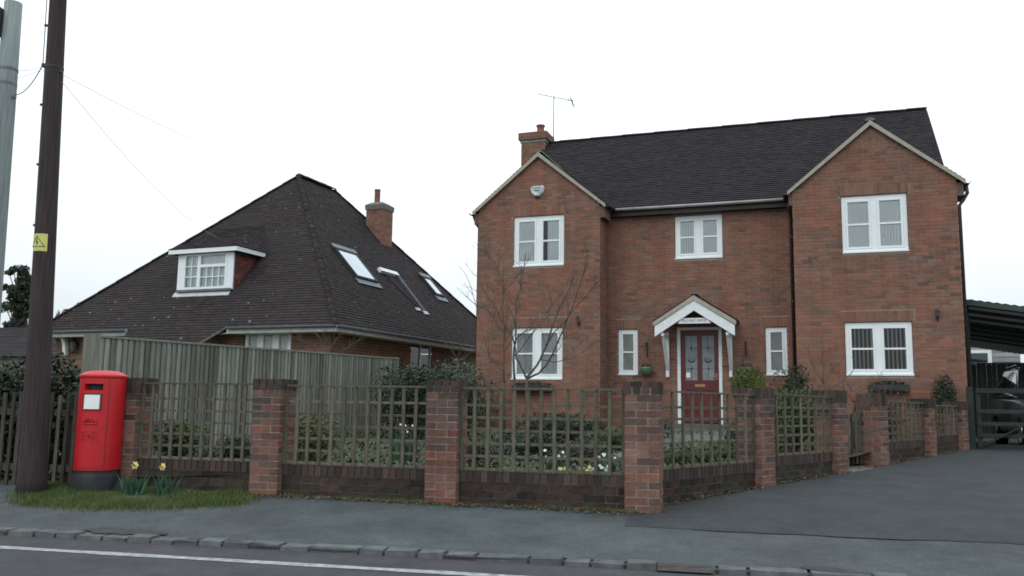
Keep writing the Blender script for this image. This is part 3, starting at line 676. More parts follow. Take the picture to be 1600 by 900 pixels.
for ex in (lx, rx_):
    bb = MB(); e2 = lz+.06
    bb.hexa([(ax, pv, az-.33), (ex, pv, e2-.33), (ex, pv+.035, e2-.33), (ax, pv+.035, az-.33), (ax, pv, az-.105), (ex, pv, e2-.105), (ex, pv+.035, e2-.105), (ax, pv+.035, az-.105)])
    part('bargeboard', bb, M['whitewood'], hoodo)
    bb = MB(); sg = .03 if ex > ax else -.03
    bb.hexa([(ax, pv-.02, az-.105), (ex+sg, pv-.02, e2-.105), (ex+sg, pv+.05, e2-.105), (ax, pv+.05, az-.105), (ax, pv-.02, az+.0), (ex+sg, pv-.02, e2-.015), (ex+sg, pv+.05, e2-.015), (ax, pv+.05, az+.0)])
    part('verge', bb, M['cream'], hoodo)
for ex in (lx+.16, rx_-.16):
    s = MB(); s.box(ex-.035, ex+.035, D0-.075, D0-.008, .62, 1.60); s.bar((ex, D0-.07, .80), (ex, pv+.12, 1.50), .06, .06); s.bar((ex, D0-.05, 1.52), (ex, pv+.04, 1.52), .06, .07)
    part('bracket', s, M['whitewood'], hoodo)
s = MB(); s.hexa([(4.62, pv+.036, 1.745), (5.33, pv+.036, 1.745), (5.33, pv+.055, 1.745), (4.62, pv+.055, 1.745), (4.70, pv+.036, 1.86), (5.25, pv+.036, 1.86), (5.25, pv+.055, 1.86), (4.70, pv+.055, 1.86)])
sgn = part('name_board', s, M['whitewood'], house)
def text_obj(body, size, mtl, parent, loc, rot, name='lettering', ext=.001, bend=None, sx=1.0):
    cu = bpy.data.curves.new('t', 'FONT'); cu.body = body; cu.size = size; cu.align_x = 'CENTER'; cu.align_y = 'CENTER'; cu.extrude = ext
    to = bpy.data.objects.new('t', cu); COL.objects.link(to); bpy.context.view_layer.update()
    me = bpy.data.meshes.new_from_object(to); bpy.data.objects.remove(to)
    if sx != 1.0:
        for vv in me.vertices: vv.co.x *= sx
    if bend:
        for vv in me.vertices:
            an = vv.co.x/bend; x, z = (bend+vv.co.z)*math.sin(an), (bend+vv.co.z)*math.cos(an)-bend; vv.co.x, vv.co.z = x, z
    me.materials.clear(); me.materials.append(mtl)
    o = bpy.data.objects.new(name, me); COL.objects.link(o); o.parent = parent; o.location = loc; o.rotation_euler = rot
    return o
text_obj('OLD POST OFFICE', .078, M['ink'], sgn, (4.975, pv+.034, 1.802), (math.pi/2, 0, 0), sx=.78)
# roof
RV, RZ, EV = 4.0, 7.28, .59
def mz(v): return RZ-(RV-v)*SL if v <= RV else RZ-(v-RV)*SL
roof = MB(); rst = MB(); rwh = []
RU0, RU1 = .34, 10.10
EZm = mz(EV)
nn = tile_roof(rst, rwh, [(RU0, EV, EZm), (RU1, EV, EZm), (RU1, RV, RZ), (RU0, RV, RZ)], slab=roof)
tile_roof(rst, None, [(RU1, 7.41, mz(7.41)), (RU0, 7.41, mz(7.41)), (RU0, RV, RZ), (RU1, RV, RZ)], slab=roof)
def gable_roof(u0, u1, ua, za, v0):
    ze = 4.457; ve = lambda z: RV-(RZ-z)/SL
    tile_roof(rst, rwh, [(u0, ve(ze)+.05, ze), (u0, v0, ze), (ua, v0, za), (ua, ve(za)+.05, za)], slab=roof)
    tile_roof(rst, rwh, [(u1, v0, ze), (u1, ve(ze)+.05, ze), (ua, ve(za)+.05, za), (ua, v0, za)], slab=roof)
gable_roof(-.14, 3.066, APL, APZL, -.07); gable_roof(6.95, 10.283, APR, APZR, -.09)
roofo = part('roof', roof, M['tile'], house)
finish_tiles(rst, rwh, roofo, M['tile'])
ridge_tiles(roofo, (RU0, RV, RZ-.03), (RU1, RV, RZ-.03), M['tile'], r=.10, L=.45, squash=.6)
ridge_tiles(roofo, (APL, -.07, APZL-.02), (APL, 2.2, APZL-.02), M['cement'], r=.10, L=.45)
ridge_tiles(roofo, (APR, -.09, APZR-.02), (APR, 2.3, APZR-.02), M['cement'], r=.10, L=.45)
for (u0, u1, ua, za, v0) in ((-.14, 3.066, APL, APZL, -.085), (6.95, 10.283, APR, APZR, -.105)):
    for ue in (u0, u1):
        s = MB(); s.hexa([(ua, v0, za-.115), (ue, v0, 4.457-.085), (ue, v0+.03, 4.457-.085), (ua, v0+.03, za-.115), (ua, v0, za-.012), (ue, v0, 4.457-.005), (ue, v0+.03, 4.457-.005), (ua, v0+.03, za-.012)])
        part('bargeboard', s, M['cream'], roofo)
        # corbelled corner brickwork under the barge end
# corbels, soffit, gutters, pipes
for (u0, u1, v) in ((-.11, .0, 0), (UL2, 3.04, 0), (6.97, UR1, -.02), (UW, 10.25, -.02)):
    s = MB(); s.box(u0, u1, v-.01, v+.6 if u0 not in (UL2,) else D0-.2, 4.16, 4.42); part('corbel', s, M['corbel'], house)
def gutter(p0, p1, mtl, r=.055, name='gutter', parent=None):
    p0, p1 = Vector(p0), Vector(p1); d = (p1-p0).normalized(); x = d.cross(UP).normalized(); m = MB(); n = 8
    for p in (p0, p1):
        for k in range(n+1):
            a_ = math.pi+math.pi*k/n; m.v.append(tuple(p+x*math.cos(a_)*r+UP*math.sin(a_)*r))
        for k in range(n, -1, -1):
            a_ = math.pi+math.pi*k/n; m.v.append(tuple(p+x*math.cos(a_)*(r-.006)+UP*math.sin(a_)*(r-.006)))
    c_ = 2*(n+1)
    for k in range(c_): m.f.append((k, (k+1) % c_, c_+(k+1) % c_, c_+k)); m.r.append(0); m.m.append(0); m.sm.append(True)
    m.f.append(tuple(range(c_-1, -1, -1))); m.f.append(tuple(range(c_, 2*c_))); m.r += [0,0]; m.m += [0,0]; m.sm += [False, False]
    return part(name, m, mtl, parent)
gutter((3.05, EV-.06, EZm+.0), (6.95, EV-.06, EZm+.0), M['fascia'], parent=house)
gutter((-.19, -.05, 4.44), (-.19, 2.6, 4.44), M['brown'], parent=house); gutter((10.33, -.07, 4.44), (10.33, 7.3, 4.44), M['brown'], parent=house)
gutter((3.12, -.05, 4.44), (3.12, .55, 4.44), M['brown'], parent=house); gutter((6.90, -.07, 4.44), (6.90, .55, 4.44), M['brown'], parent=house)
s = MB(); s.box(UL2+.02, UR1-.02, EV+.02, EV+.045, EZm-.16, EZm-.02); s.box(UL2+.02, UR1-.02, EV+.045, D0-.002, EZm-.16, EZm-.145); part('fascia', s, M['brown'], house)
s = MB(); s.tube([(6.93, .55, 4.38), (6.96, .62, 4.2), (6.98, .70, 4.08), (6.98, .70, HZ+.02)], .036, 10)
for z in (3.6, 2.2, .8): s.lathe([(.046, z), (.046, z+.07)], 10, (6.98, .70, 0))
part('downpipe', s, M['brown'], house)
s = MB(); s.tube([(-.17, .1, 4.38), (-.12, .14, 4.22), (-.05, .16, 4.1), (-.05, .16, HZ+.02)], .036, 10); part('downpipe', s, M['brown'], house)
s = MB(); s.tube([(10.30, .03, 4.40), (10.32, .05, 4.22), (10.24, .07, 4.08), (10.17, .08, 3.98), (10.17, .08, HZ+.02)], .036, 10); part('downpipe', s, M['brown'], house)
# chimney
ch = MB(); ch.box(-.24, .44, 3.65, 4.25, HZ, 7.22); ch.box(-.27, .47, 3.62, 4.28, 7.22, 7.30); ch.box(-.31, .51, 3.58, 4.32, 7.30, 7.50); ch.box(-.24, .44, 3.65, 4.25, 7.50, 7.53)
cho = part('chimney', ch, M['mortar'], house); pc = Pieces()
for O, U, N, l in (((-.24,3.65,0),(1,0,0),(0,-1,0),.68), ((.44,3.65,0),(0,1,0),(1,0,0),.6), ((-.24,4.25,0),(0,-1,0),(-1,0,0),.6)): lay(pc, O, U, N, (HZ if N[0] < 0 or N[1] < 0 else 6.3), 7.22, span(0, l))
for O, U, N, l in (((-.31,3.58,0),(1,0,0),(0,-1,0),.82), ((.51,3.58,0),(0,1,0),(1,0,0),.74), ((-.31,4.32,0),(0,-1,0),(-1,0,0),.74)): lay(pc, O, U, N, 7.30, 7.50, span(0, l))
finish_bricks(pc, cho, M['brick'], n=40)
s = MB(); s.lathe([(.0,7.53),(.12,7.53),(.105,7.60),(.10,7.74),(.125,7.75),(.125,7.79),(.085,7.79),(.08,7.6)], 20, (.22, 3.95, 0)); part('chimney_pot', s, M['pot'], cho)
# things fixed to the house
def fixed(name, label, cat, u, v, z, group=None): return thing(name, label, cat, tuple(hw(u, v, z)), TH, group, rel=True)
al = fixed('alarm_box', 'white pentagonal burglar alarm box high on the left gable', 'alarm box', 1.45, 0, 4.73)
m = MB(); o5 = [(-.17, .22), (-.15, .10), (-.06, .0), (.06, .0), (.15, .10), (.17, .22), (.12, .26), (-.12, .26)]
f0 = [(x, -.012, z) for x, z in o5]; f1 = [(x*.85, -.075, .13+(z-.13)*.85) for x, z in o5]
m.face(f0); m.face(f1[::-1]) ; m.face(f1)
for i in range(len(o5)): j = (i+1) % len(o5); m.face([f0[i], f0[j], f1[j], f1[i]])
part('casing', m, M['white'], al)
m = MB(); m.box(-.07, .07, -.078, -.0745, .19, .205); m.box(-.05, .0, -.078, -.0745, .12, .15); m.lathe([(.0,0),(.03,0)], 12, (.0,0,0)) if False else None; m.box(.01, .05, -.078, -.0745, .12, .15); part('printed_mark', m, M['lead'], al)
m = MB(); m.box(-.045, .045, -.06, -.012, -.03, .0); part('lens', m, M['ink'], al)
def coach_lamp(u, z, label, grp='coach lanterns on the gable walls'):
    o = fixed('wall_lantern', label, 'lantern', u, -.02, z, grp)
    m = MB(); m.box(-.035, .035, -.022, -.006, .02, .18); m.tube([(0, -.02, .1), (0, -.07, .06), (0, -.10, .10), (0, -.10, .15)], .008, 6); part('bracket', m, M['black'], o)
    m = MB()
    for i in range(6):
        a_ = math.pi/3*i; b_ = a_+math.pi/3
        for (r0, z0, r1, z1) in ((.035, .15, .058, .28), (.07, .28, .015, .345)):
            m.face([(r0*math.cos(a_), -.10+r0*math.sin(a_), z0), (r0*math.cos(b_), -.10+r0*math.sin(b_), z0), (r1*math.cos(b_), -.10+r1*math.sin(b_), z1), (r1*math.cos(a_), -.10+r1*math.sin(a_), z1)], mi=0 if z0 < .2 else 1)
        m.bar((.036*math.cos(a_), -.10+.036*math.sin(a_), .15), (.060*math.cos(a_), -.10+.060*math.sin(a_), .28), .006, .006)
    part('lamp_head', m, [M['lampglass'], M['black']], o); o.scale = (.72, .72, .72)
coach_lamp(2.45, 1.70, 'black lantern on the left gable, right of the ground-floor window')
coach_lamp(9.67, 1.68, 'black lantern on the right gable, right of the ground-floor window')
def basket(u, label):
    o = fixed('hanging_basket', label, 'hanging basket', u, D0, .55, 'baskets hung each side of the front door')
    m = MB(); m.box(-.02, .02, -.015, -.006, .50, .85); m.tube([(0,-.01,.82),(0,-.12,.80),(0,-.24,.84)], .008, 6); m.tube([(0,-.01,.55),(0,-.10,.66),(0,-.18,.80)], .006, 6); part('bracket', m, M['black'], o)
    m = MB(); m.lathe([(.0,.10),(.05,.10),(.11,.16),(.15,.25),(.155,.28),(.14,.28)], 20, (0,-.19,0)); part('bowl', m, M['greenpot'], o)
    m = MB()
    for a_ in (0, 2.1, 4.2): m.tube([(.14*math.cos(a_), -.19+.14*math.sin(a_), .28), (0, -.21, .82)], .003, 4)
    part('chain', m, M['black'], o)
    m = MB(); leaves(m, (0,-.19,.30), (.14,.12,.07), 120, .022); part('foliage', m, M['leafdark'], o)
def leaves(mb, c, r, n, size, shell=.5, up=.2, seed=None, flat=False):
    rr = random.Random(seed if seed is not None else random.random())
    for _ in range(n):
        while True:
            x, y, z = rr.uniform(-1,1), rr.uniform(-1,1), rr.uniform(-1,1); d = x*x+y*y+z*z
            if d <= 1 and (d > shell*shell or rr.random() < .25): break
        p = Vector((c[0]+x*r[0], c[1]+y*r[1], c[2]+z*r[2]))
        d = Vector((x+rr.uniform(-.8,.8), y+rr.uniform(-.8,.8), z+rr.uniform(-.6,.8)+up)).normalized()
        e = d.cross(Vector((rr.uniform(-1,1), rr.uniform(-1,1), rr.uniform(-1,1)))).normalized(); g = d.cross(e); s = size*rr.uniform(.6,1.4); w = s*rr.uniform(.35,.6)
        q = rr.random()
        mb.face([p-e*s, p-g*w*.9+d*s*.15, p+e*s, p+g*w*.9+d*s*.15], q)
basket(3.83, 'green bowl basket on a bracket to the left of the red door')
basket(5.98, 'green bowl basket on a bracket to the right of the red door')
def trough(u0, u1, z, v, label):
    o = fixed('window_trough', label, 'planter', (u0+u1)/2, v, z-.2, 'wall troughs under the gable windows'); h = (u1-u0)/2
    m = MB(); m.box(-h, h, -.20, -.19, .08, .18); m.box(-h, h, -.19, -.01, .05, .06)
    for x in [-h+2*h*i/8 for i in range(9)]: m.tube([(x,-.01,.19),(x,-.01,.06),(x,-.12,.03),(x,-.20,.18)], .006, 5)
    part('trough', m, M['black'], o)
    m = MB(); leaves(m, (0,-.10,.20), (h,.10,.06), 260, .03, shell=0); part('foliage', m, M['leafdark'], o)
trough(8.38, 9.10, .48, -.02, 'black trough of dark leaves under the right gable window')
trough(.95, 1.85, .42, 0, 'black trough of dark leaves under the left gable window')
ae = thing('tv_aerial', 'thin television aerial on a mast beside the house chimney', 'aerial', tuple(hw(.62, 3.9, 7.05)), TH, rel=True)
m = MB(); m.tube([(0,0,0),(0,0,1.50)], .014, 6); part('mast', m, M['lead'], ae)
m = MB(); m.tube([(-.50,0,1.66),(.56,0,1.34)], .009, 5)
for i in range(9):
    k = i/8; x, z = -.42+.85*k, 1.637-.257*k; m.tube([(x,-.14,z),(x,.14,z)], .004, 4)
    if i in (2, 4): m.tube([(x,0,z),(x,0,z+.06)], .006, 4)
m.bar((.50,0,1.42),(.58,0,1.18), .012, .22, up=(0,1,0)); m.tube([(.42,-.02,1.37),(.55,-.12,1.46)], .006, 4); m.tube([(.42,.02,1.37),(.55,.12,1.40)], .006, 4)
part('antenna', m, M['lead'], ae)

# ------------------------------------------------------------------ bungalow with the big hipped roof
BX, BY, BTH, BZ = -4.094, 20.281, -.383, -.95
CB, SB = math.cos(BTH), math.sin(BTH)
bung = thing('bungalow', 'low brick bungalow under a steep dark hipped tile roof', 'bungalow', (BX, BY, BZ), BTH)
ZE, AA, BL, BW, ZR = 1.75, 4.651, 11.27, 9.767, 6.885
A1 = (-AA, AA, ZR); A2 = (-AA, BL-AA, ZR)
c0, c1, c2, c3 = (0,0,ZE), (0,BL,ZE), (-BW,BL,ZE), (-BW,0,ZE)
m = MB(); pc = Pieces(); wv, wu = .40, -.40
wf = (-2.95, -1.53, .75, 1.70); wr = (4.39, 5.69, .85, 1.70)
wallface(m, (0,wv,0), X_, -BW+.4, wu, BZ, ZE-.05, [wf]); wallface(m, (wu,0,0), (0,1,0), wv, BL-.4, BZ, ZE-.05, [wr])
m.face([(-BW+.4,BL-.4,BZ),(-BW+.4,wv,BZ),(-BW+.4,wv,ZE-.05),(-BW+.4,BL-.4,ZE-.05)]); m.face([(wu,BL-.4,BZ),(-BW+.4,BL-.4,BZ),(-BW+.4,BL-.4,ZE-.05),(wu,BL-.4,ZE-.05)])
# brick bay under the low roof slope
m.box(-6.0, -3.75, -.55, wv, BZ, .95); m.face([(-3.75,-.55,.95),(-3.75,wv,.95),(-3.75,wv,1.62),(-3.75,-.12,1.55)])
bw = part('wall', m, M['mortar'], bung)
lay(pc, (0,wv,0), X_, NY, BZ+.9, ZE-.08, span(-BW+.4, wu, [wf])); lay(pc, (wu,0,0), (0,1,0), (1,0,0), BZ+.9, ZE-.08, span(wv, BL-.4, [wr]))
lay(pc, (-3.75,0,0), (0,1,0), (1,0,0), BZ+.9, .95, span(-.55, wv)); lay(pc, (-3.75,0,0), (0,1,0), (1,0,0), .95, 1.6, span(-.1, wv)); lay(pc, (0,-.55,0), X_, NY, BZ+.9, .95, span(-6, -3.75))
finish_bricks(pc, bw, M['bbrick'], n=300)
window(bw, wf, wv, 3, 'net', bars=False)
def window_r(parent, w, u, cols):                        # window in a wall that faces +u
    y0, y1, c, d = w; t = .05; o_ = MB(); U0 = u-.05
    for a_, b_, e_, f_ in ((y0,y1,c,c+t),(y0,y1,d-t,d),(y0,y0+t,c+t,d-t),(y1-t,y1,c+t,d-t),((y0+y1)/2-.03,(y0+y1)/2+.03,c+t,d-t)): o_.box(U0-.03, U0+.03, a_, b_, e_, f_)
    o = part('window', o_, M['white'], parent)
    for a_, b_ in ((y0+t, (y0+y1)/2-.03), ((y0+y1)/2+.03, y1-t)):
        s = MB(); s.face([(U0,a_,c+t),(U0,b_,c+t),(U0,b_,d-t),(U0,a_,d-t)]); part('pane', s, M['glass'], o)
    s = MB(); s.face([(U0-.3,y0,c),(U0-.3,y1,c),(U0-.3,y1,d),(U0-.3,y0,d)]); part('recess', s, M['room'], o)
window_r(bw, wr, wu, 2)
# main roof
rs = MB(); st = MB(); wh = []
dorm = (-5.88, -3.66)
tile_roof(st, wh, [c3, c0, A1], slab=rs, wt=1.0)
tile_roof(st, wh, [c0, c1, A2, A1], slab=rs, wt=.9)
tile_roof(st, None, [c1, c2, A2], slab=rs); tile_roof(st, None, [c2, c3, A1, A2], slab=rs)
tt = 1.104
tile_roof(st, wh, [(-6.3,-.85,ZE-.85*tt), (-4.25,-.85,ZE-.85*tt), (-3.17,.02,ZE+.02), (-6.3,.02,ZE+.02)], slab=rs, wt=1.0)
broof = part('roof', rs, M['btile'], bung)
ridge_tiles(broof, A1, A2, M['btile'], r=.12, L=.4)
for q, w_ in ((c0, A1), (c3, A1), (c1, A2), (c2, A2)): ridge_tiles(broof, q, w_, M['btile'], r=.085, L=.28, name='hip_tile', squash=.6)
s = MB(); s.bar((-4.27,-.86,ZE-.87*tt+.01), (-3.16,.02,ZE+.02), .03, .05); part('verge', s, M['cement'], broof)
finish_tiles(st, wh, broof, M['btile'])
s = MB(); s.box(-BW-.02, -6.32, -.02, .0, ZE-.15, ZE-.03); part('fascia', s, M['fascia'], bung); s = MB(); s.box(-3.15, .02, -.02, .0, ZE-.15, ZE-.03); s.box(.0, .02, .0, BL, ZE-.15, ZE-.03); part('fascia', s, M['fascia'], bung)
s = MB(); s.box(-BW, -6.0, 0.0, wv, ZE-.15, ZE-.13); part('soffit', s, M['fascia'], bung); s = MB(); s.box(-3.7, .0, 0.0, wv, ZE-.15, ZE-.13); s.box(wu, .0, wv, BL, ZE-.15, ZE-.13); part('soffit', s, M['fascia'], bung)
gutter((-BW, -.08, ZE+.0), (-6.35, -.08, ZE+.0), M['lead'], parent=bung); gutter((-3.12, -.08, ZE+.0), (.08, -.08, ZE+.0), M['lead'], parent=bung); gutter((.08, -.08, ZE), (.08, BL, ZE), M['lead'], parent=bung)
# dormer
dm_ = MB(); u0, u1, dv = -5.66, -3.82, .93; zb, zt = 2.80, 3.84
def zroof(v): return ZE+v*tt
vt = (zt-ZE)/tt
dm_.face([(u1,dv,zroof(dv)-.05),(u1,vt,zt),(u1,dv,zt)]); dm_.face([(u0,dv,zroof(dv)-.05),(u0,dv,zt),(u0,vt,zt)])
dormer = part('dormer', dm_, M['lead'], broof)
st2 = MB(); tz = zroof(dv)
for k in range(14):
    z = tz+k*.08; va = dv+.0; vb = (z+.04-ZE)/tt
    if z > zt-.08: break
    y = va+.02
    while y < vb-.03:
        r_ = random.random(); piece_box(st2, Vector((u1, y, z)), Vector((0,1,0)), Vector((1,0,0)), min(.16, vb-y), .078, .012+random.uniform(0,.006), r_); y += .165
part('hung_tiles', st2, M['redtile'], dormer, kind='stuff')
s = MB(); s.box(u0-.0, u0+.20, dv-.04, dv+.03, zb+.05, zt); part('corner_board', s, M['white'], dormer); s = MB(); s.box(u1-.20, u1+.0, dv-.04, dv+.03, zb+.05, zt); part('corner_board', s, M['white'], dormer)
dw = MB(); a_, b_, c_, d_ = u0+.20, u1-.20, zb+.08, zt; y = dv-.02; sp = a_+.52
dw.box(a_, b_, y-.03, y+.03, c_, c_+.06); dw.box(a_, b_, y-.03, y+.03, d_-.06, d_); dw.box(a_, a_+.06, y-.03, y+.03, c_+.06, d_-.06); dw.box(b_-.06, b_, y-.03, y+.03, c_+.06, d_-.06)
dw.box(sp-.05, sp+.05, y-.035, y+.03, c_+.06, d_-.06); dw.box(sp+.05, b_-.06, y-.034, y+.03, c_+.58, c_+.66)
dwo = part('window', dw, M['white'], dormer)
s = MB()
for k in (1, 2): zz = c_+.06+(d_-c_-.12)*k/3; s.box(a_+.06, sp-.05, y-.02, y+.012, zz-.012, zz+.012)
s.box((a_+sp)/2-.010, (a_+sp)/2+.010, y-.021, y+.011, c_+.06, d_-.06)
for k in (1, 2, 3): x = sp+.05+(b_-.06-sp-.05)*k/4; s.box(x-.010, x+.010, y-.021, y+.011, c_+.06, c_+.58)
s.box(sp+.05, b_-.06, y-.02, y+.012, c_+.31, c_+.334)
part('glazing_bar', s, M['white'], dwo)
s = MB(); s.face([(a_+.05,y,c_+.05),(sp,y,c_+.05),(sp,y,d_-.05),(a_+.05,y,d_-.05)]); part('pane', s, M['glass'], dwo)
s = MB(); s.face([(sp,y,c_+.05),(b_-.05,y,c_+.05),(b_-.05,y,c_+.6),(sp,y,c_+.6)]); part('pane', s, M['glass'], dwo)
s = MB(); s.face([(sp,y,c_+.65),(b_-.05,y,c_+.65),(b_-.05,y,d_-.05),(sp,y,d_-.05)]); part('pane', s, M['glass'], dwo)
s = MB()
for i in range(30):
    x0, x1 = a_+(b_-a_)*i/30, a_+(b_-a_)*(i+1)/30
    s.face([(x0, y+.05+.02*(i%2), c_), (x1, y+.05+.02*((i+1)%2), c_), (x1, y+.05+.02*((i+1)%2), d_), (x0, y+.05+.02*(i%2), d_)])
part('net_curtain', s, M['curtain'], dwo)
s = MB(); s.hexa([(u0-.08, dv-.10, zroof(dv-.10)+.015), (u1-.06, dv-.10, zroof(dv-.10)+.015), (u1-.06, dv+.02, zroof(dv)+.0), (u0-.08, dv+.02, zroof(dv)+.0), (u0-.08, dv-.10, zroof(dv-.10)+.035), (u1-.06, dv-.10, zroof(dv-.10)+.035), (u1-.06, dv-.02, zroof(dv-.02)+.06), (u0-.08, dv-.02, zroof(dv-.02)+.06)])
part('flashing', s, M['fascia'], dormer)
s = MB(); s.box(u0+.02, u1-.02, dv-.09, dv-.03, zb+.02, zb+.075); part('sill', s, M['lead'], dormer)
E0, E1, ev = -5.90, -3.62, .78; fz = 3.84
s = MB(); s.box(E0, E1, ev-.02, ev, fz, fz+.115); s.box(E1-.02, E1, ev, (fz+.05-ZE)/tt, fz, fz+.115); s.box(E0, E0+.02, ev, (fz+.05-ZE)/tt, fz, fz+.115); part('fascia', s, M['white'], dormer)
s = MB(); s.box(E0+.02, E1-.02, ev, (fz-ZE)/tt, fz+.01, fz+.03); part('soffit', s, M['brown'], dormer)
st3 = MB(); sl3 = MB(); top = 4.93; vtop = (top-ZE)/tt; fz2 = fz+.125
vr_ = (fz2-ZE)/tt
tile_roof(st3, None, [(E0,ev-.03,fz2), (E1+.02,ev-.03,fz2), (-4.46,vtop,top), (E0+.02,vtop,top)], slab=sl3)
tile_roof(st3, None, [(E1+.02,ev-.03,fz2), (E1+.02,vr_+.05,fz2), (-4.46,vtop,top)], slab=sl3)
sl3.face([(E0,ev,fz2),(E0+.02,vtop,top),(E0,vr_,fz2)])
dr = part('dormer_roof', sl3, M['btile'], dormer) if False else part('tiled_top', sl3, M['btile'], dormer)
ns = bpy.data.objects.new('tiling', st3.mesh('tiling', M['btile'])); COL.objects.link(ns); ns.parent = dormer; ns['kind'] = 'stuff'
# roof windows and the cut-in dormer on the right slope
RN = Vector((tt, 0, 1)).normalized(); RTv = Vector((-1, 0, tt)).normalized()
def rp(v, s_, h=0): return Vector((0, v, ZE))+RTv*s_+RN*h          # v along the eave, s_ up the slope
def rslab(mb, v0, v1, s0, s1, h0, h1): mb.hexa([rp(v0,s0,h0), rp(v1,s0,h0), rp(v1,s1,h0), rp(v0,s1,h0), rp(v0,s0,h1), rp(v1,s0,h1), rp(v1,s1,h1), rp(v0,s1,h1)])
def skylight(v0, v1, s0, s1):
    m = MB(); f = .07; rslab(m, v0, v1, s0, s0+f, .0, .10); rslab(m, v0, v1, s1-f, s1, .0, .10); rslab(m, v0, v0+f, s0+f, s1-f, .0, .10); rslab(m, v1-f, v1, s0+f, s1-f, .0, .10)
    o = part('roof_window', m, M['gate'], broof)
    m = MB(); rslab(m, v0-.04, v1+.04, s1-.02, s1+.14, .09, .11); part('flashing', m, M['lead'], o); m = MB(); rslab(m, v0-.06, v1+.06, s0-.20, s0-.0, .03, .05); part('flashing', m, M['lead'], o)
    m = MB(); m.face([rp(v0+f,s0+f,.08), rp(v1-f,s0+f,.08), rp(v1-f,s1-f,.08), rp(v0+f,s1-f,.08)]); part('pane', m, M['frost2'], o)
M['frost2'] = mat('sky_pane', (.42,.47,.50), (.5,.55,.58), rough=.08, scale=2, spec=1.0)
def s_of(z): return (z-ZE)*math.hypot(1, 1/tt)*1.0
skylight(2.98, 4.12, s_of(3.30), s_of(4.17)-.0)
skylight(7.98, 8.62, s_of(3.42), s_of(4.06))
m = MB(); m.face([rp(5.1, s_of(3.78), .03), rp(5.90, s_of(3.78), .03), rp(5.90, s_of(2.75), .03), rp(5.75, s_of(2.75), .03)])
cut = part('cut_in_dormer', m, M['btile'], broof)
m = MB(); rslab(m, 4.93, 6.0, s_of(3.76), s_of(3.87), .02, .12); m.box(*(0,0,0,0,0,0)) if False else None; part('fascia', m, M['whitewood'], cut)
m = MB(); m.hexa([rp(5.88,s_of(2.70),.02), rp(6.05,s_of(2.70),.02), rp(6.05,s_of(3.76),.02), rp(5.88,s_of(3.76),.02), rp(5.88,s_of(2.70),.06), rp(6.05,s_of(2.70),.06), rp(6.05,s_of(3.76),.10), rp(5.88,s_of(3.76),.10)]); part('lead_strip', m, M['leaddark'], cut)
m = MB(); rslab(m, 5.45, 5.72, s_of(2.66), s_of(2.74), .02, .05); part('flashing', m, M['fascia'], cut); m = MB(); rslab(m, 5.84, 6.10, s_of(2.58), s_of(2.68), .02, .05); part('flashing', m, M['fascia'], cut)
# chimney of the bungalow
m = MB(); m.box(-3.62, -2.98, 7.0, 7.62, 4.6, 6.28); cho = part('chimney', m, M['mortar'], bung); pc = Pieces()
for O, U, N, l in (((-3.62,7,0),(1,0,0),(0,-1,0),.64), ((-2.98,7,0),(0,1,0),(1,0,0),.62)): lay(pc, O, U, N, 4.7, 6.28, span(0, l))
finish_bricks(pc, cho, M['brick'], n=40)
m = MB()
m.hexa([(-3.65,6.97,6.24),(-2.95,6.97,6.24),(-2.95,7.65,6.24),(-3.65,7.65,6.24),(-3.66,6.96,6.40),(-2.94,6.96,6.40),(-2.94,7.66,6.40),(-3.66,7.66,6.40)])
m.hexa([(-3.66,6.96,6.40),(-2.94,6.96,6.40),(-2.94,7.66,6.40),(-3.66,7.66,6.40),(-3.52,7.1,6.50),(-3.08,7.1,6.50),(-3.08,7.52,6.50),(-3.52,7.52,6.50)], skip=(0,))
part('cap', m, M['cement'], cho)
m = MB(); m.lathe([(.10,6.46),(.095,6.93),(.105,6.94),(.105,6.98),(.08,6.98),(.075,6.6)], 18, (-3.40,7.3,0)); part('chimney_pot', m, M['pot'], cho)
# porch corner at the left end: white curved bracket
m = MB(); pts = [(-8.84-.26*math.sin(a_)**1.0*1.0, .30, 1.10+.56*math.sin(a_)) if False else (-9.10+.26*math.sin(a_), .30, 1.68-.56*(1-math.cos(a_))) for a_ in [math.pi/2*i/8 for i in range(9)]]
for i in range(8): m.bar(pts[i], pts[i+1], .10, .12, up=(0,1,0))
part('porch_bracket', m, M['whitewood'], bung)
def bw_(u, v, z=0): return Vector((BX+u*CB-v*SB, BY+u*SB+v*CB, z))
o = thing('wall_lantern', 'black lantern with white glass on the bungalow wall at far left', 'lantern', tuple(bw_(-8.52, .40, 1.22)), BTH, rel=True)
m = MB(); m.box(-.04,.04,-.03,-.008,.05,.25); m.bar((0,-.02,.22),(0,-.14,.22),.02,.02); m.lathe([(.10,.26),(.02,.40),(.0,.42)], 6, (0,-.14,0)); m.lathe([(.07,.0),(.03,-.05)], 6, (0,-.14,0)); part('bracket', m, M['black'], o)
m = MB(); m.lathe([(.06,.0),(.085,.26)], 6, (0,-.14,0)); part('lamp_glass', m, M['lampglass'], o)
# neighbour far left
nb = thing('far_house', 'dark roofed house low behind the hedge at the far left', 'house', (-24.5, 36, -1), -.2)
m = MB(); m.box(-8, 6.5, 0, 6, -1, 1.6); part('wall', m, M['mortar'], nb)
m = MB(); m.face([(-8.4,-.4,1.55),(6.9,-.4,1.55),(6.9,3,3.0),(-8.4,3,3.0)]); m.face([(6.9,6.4,1.55),(-8.4,6.4,1.55),(-8.4,3,3.0),(6.9,3,3.0)]); rr_ = part('roof', m, M['tile'], nb)
m = MB(); tile_roof(m, None, [(-8.4,-.4,1.56),(6.9,-.4,1.56),(6.9,3,3.01),(-8.4,3,3.01)], gauge=.3, w=.4); part('tiling', m, M['tile'], rr_, kind='stuff')

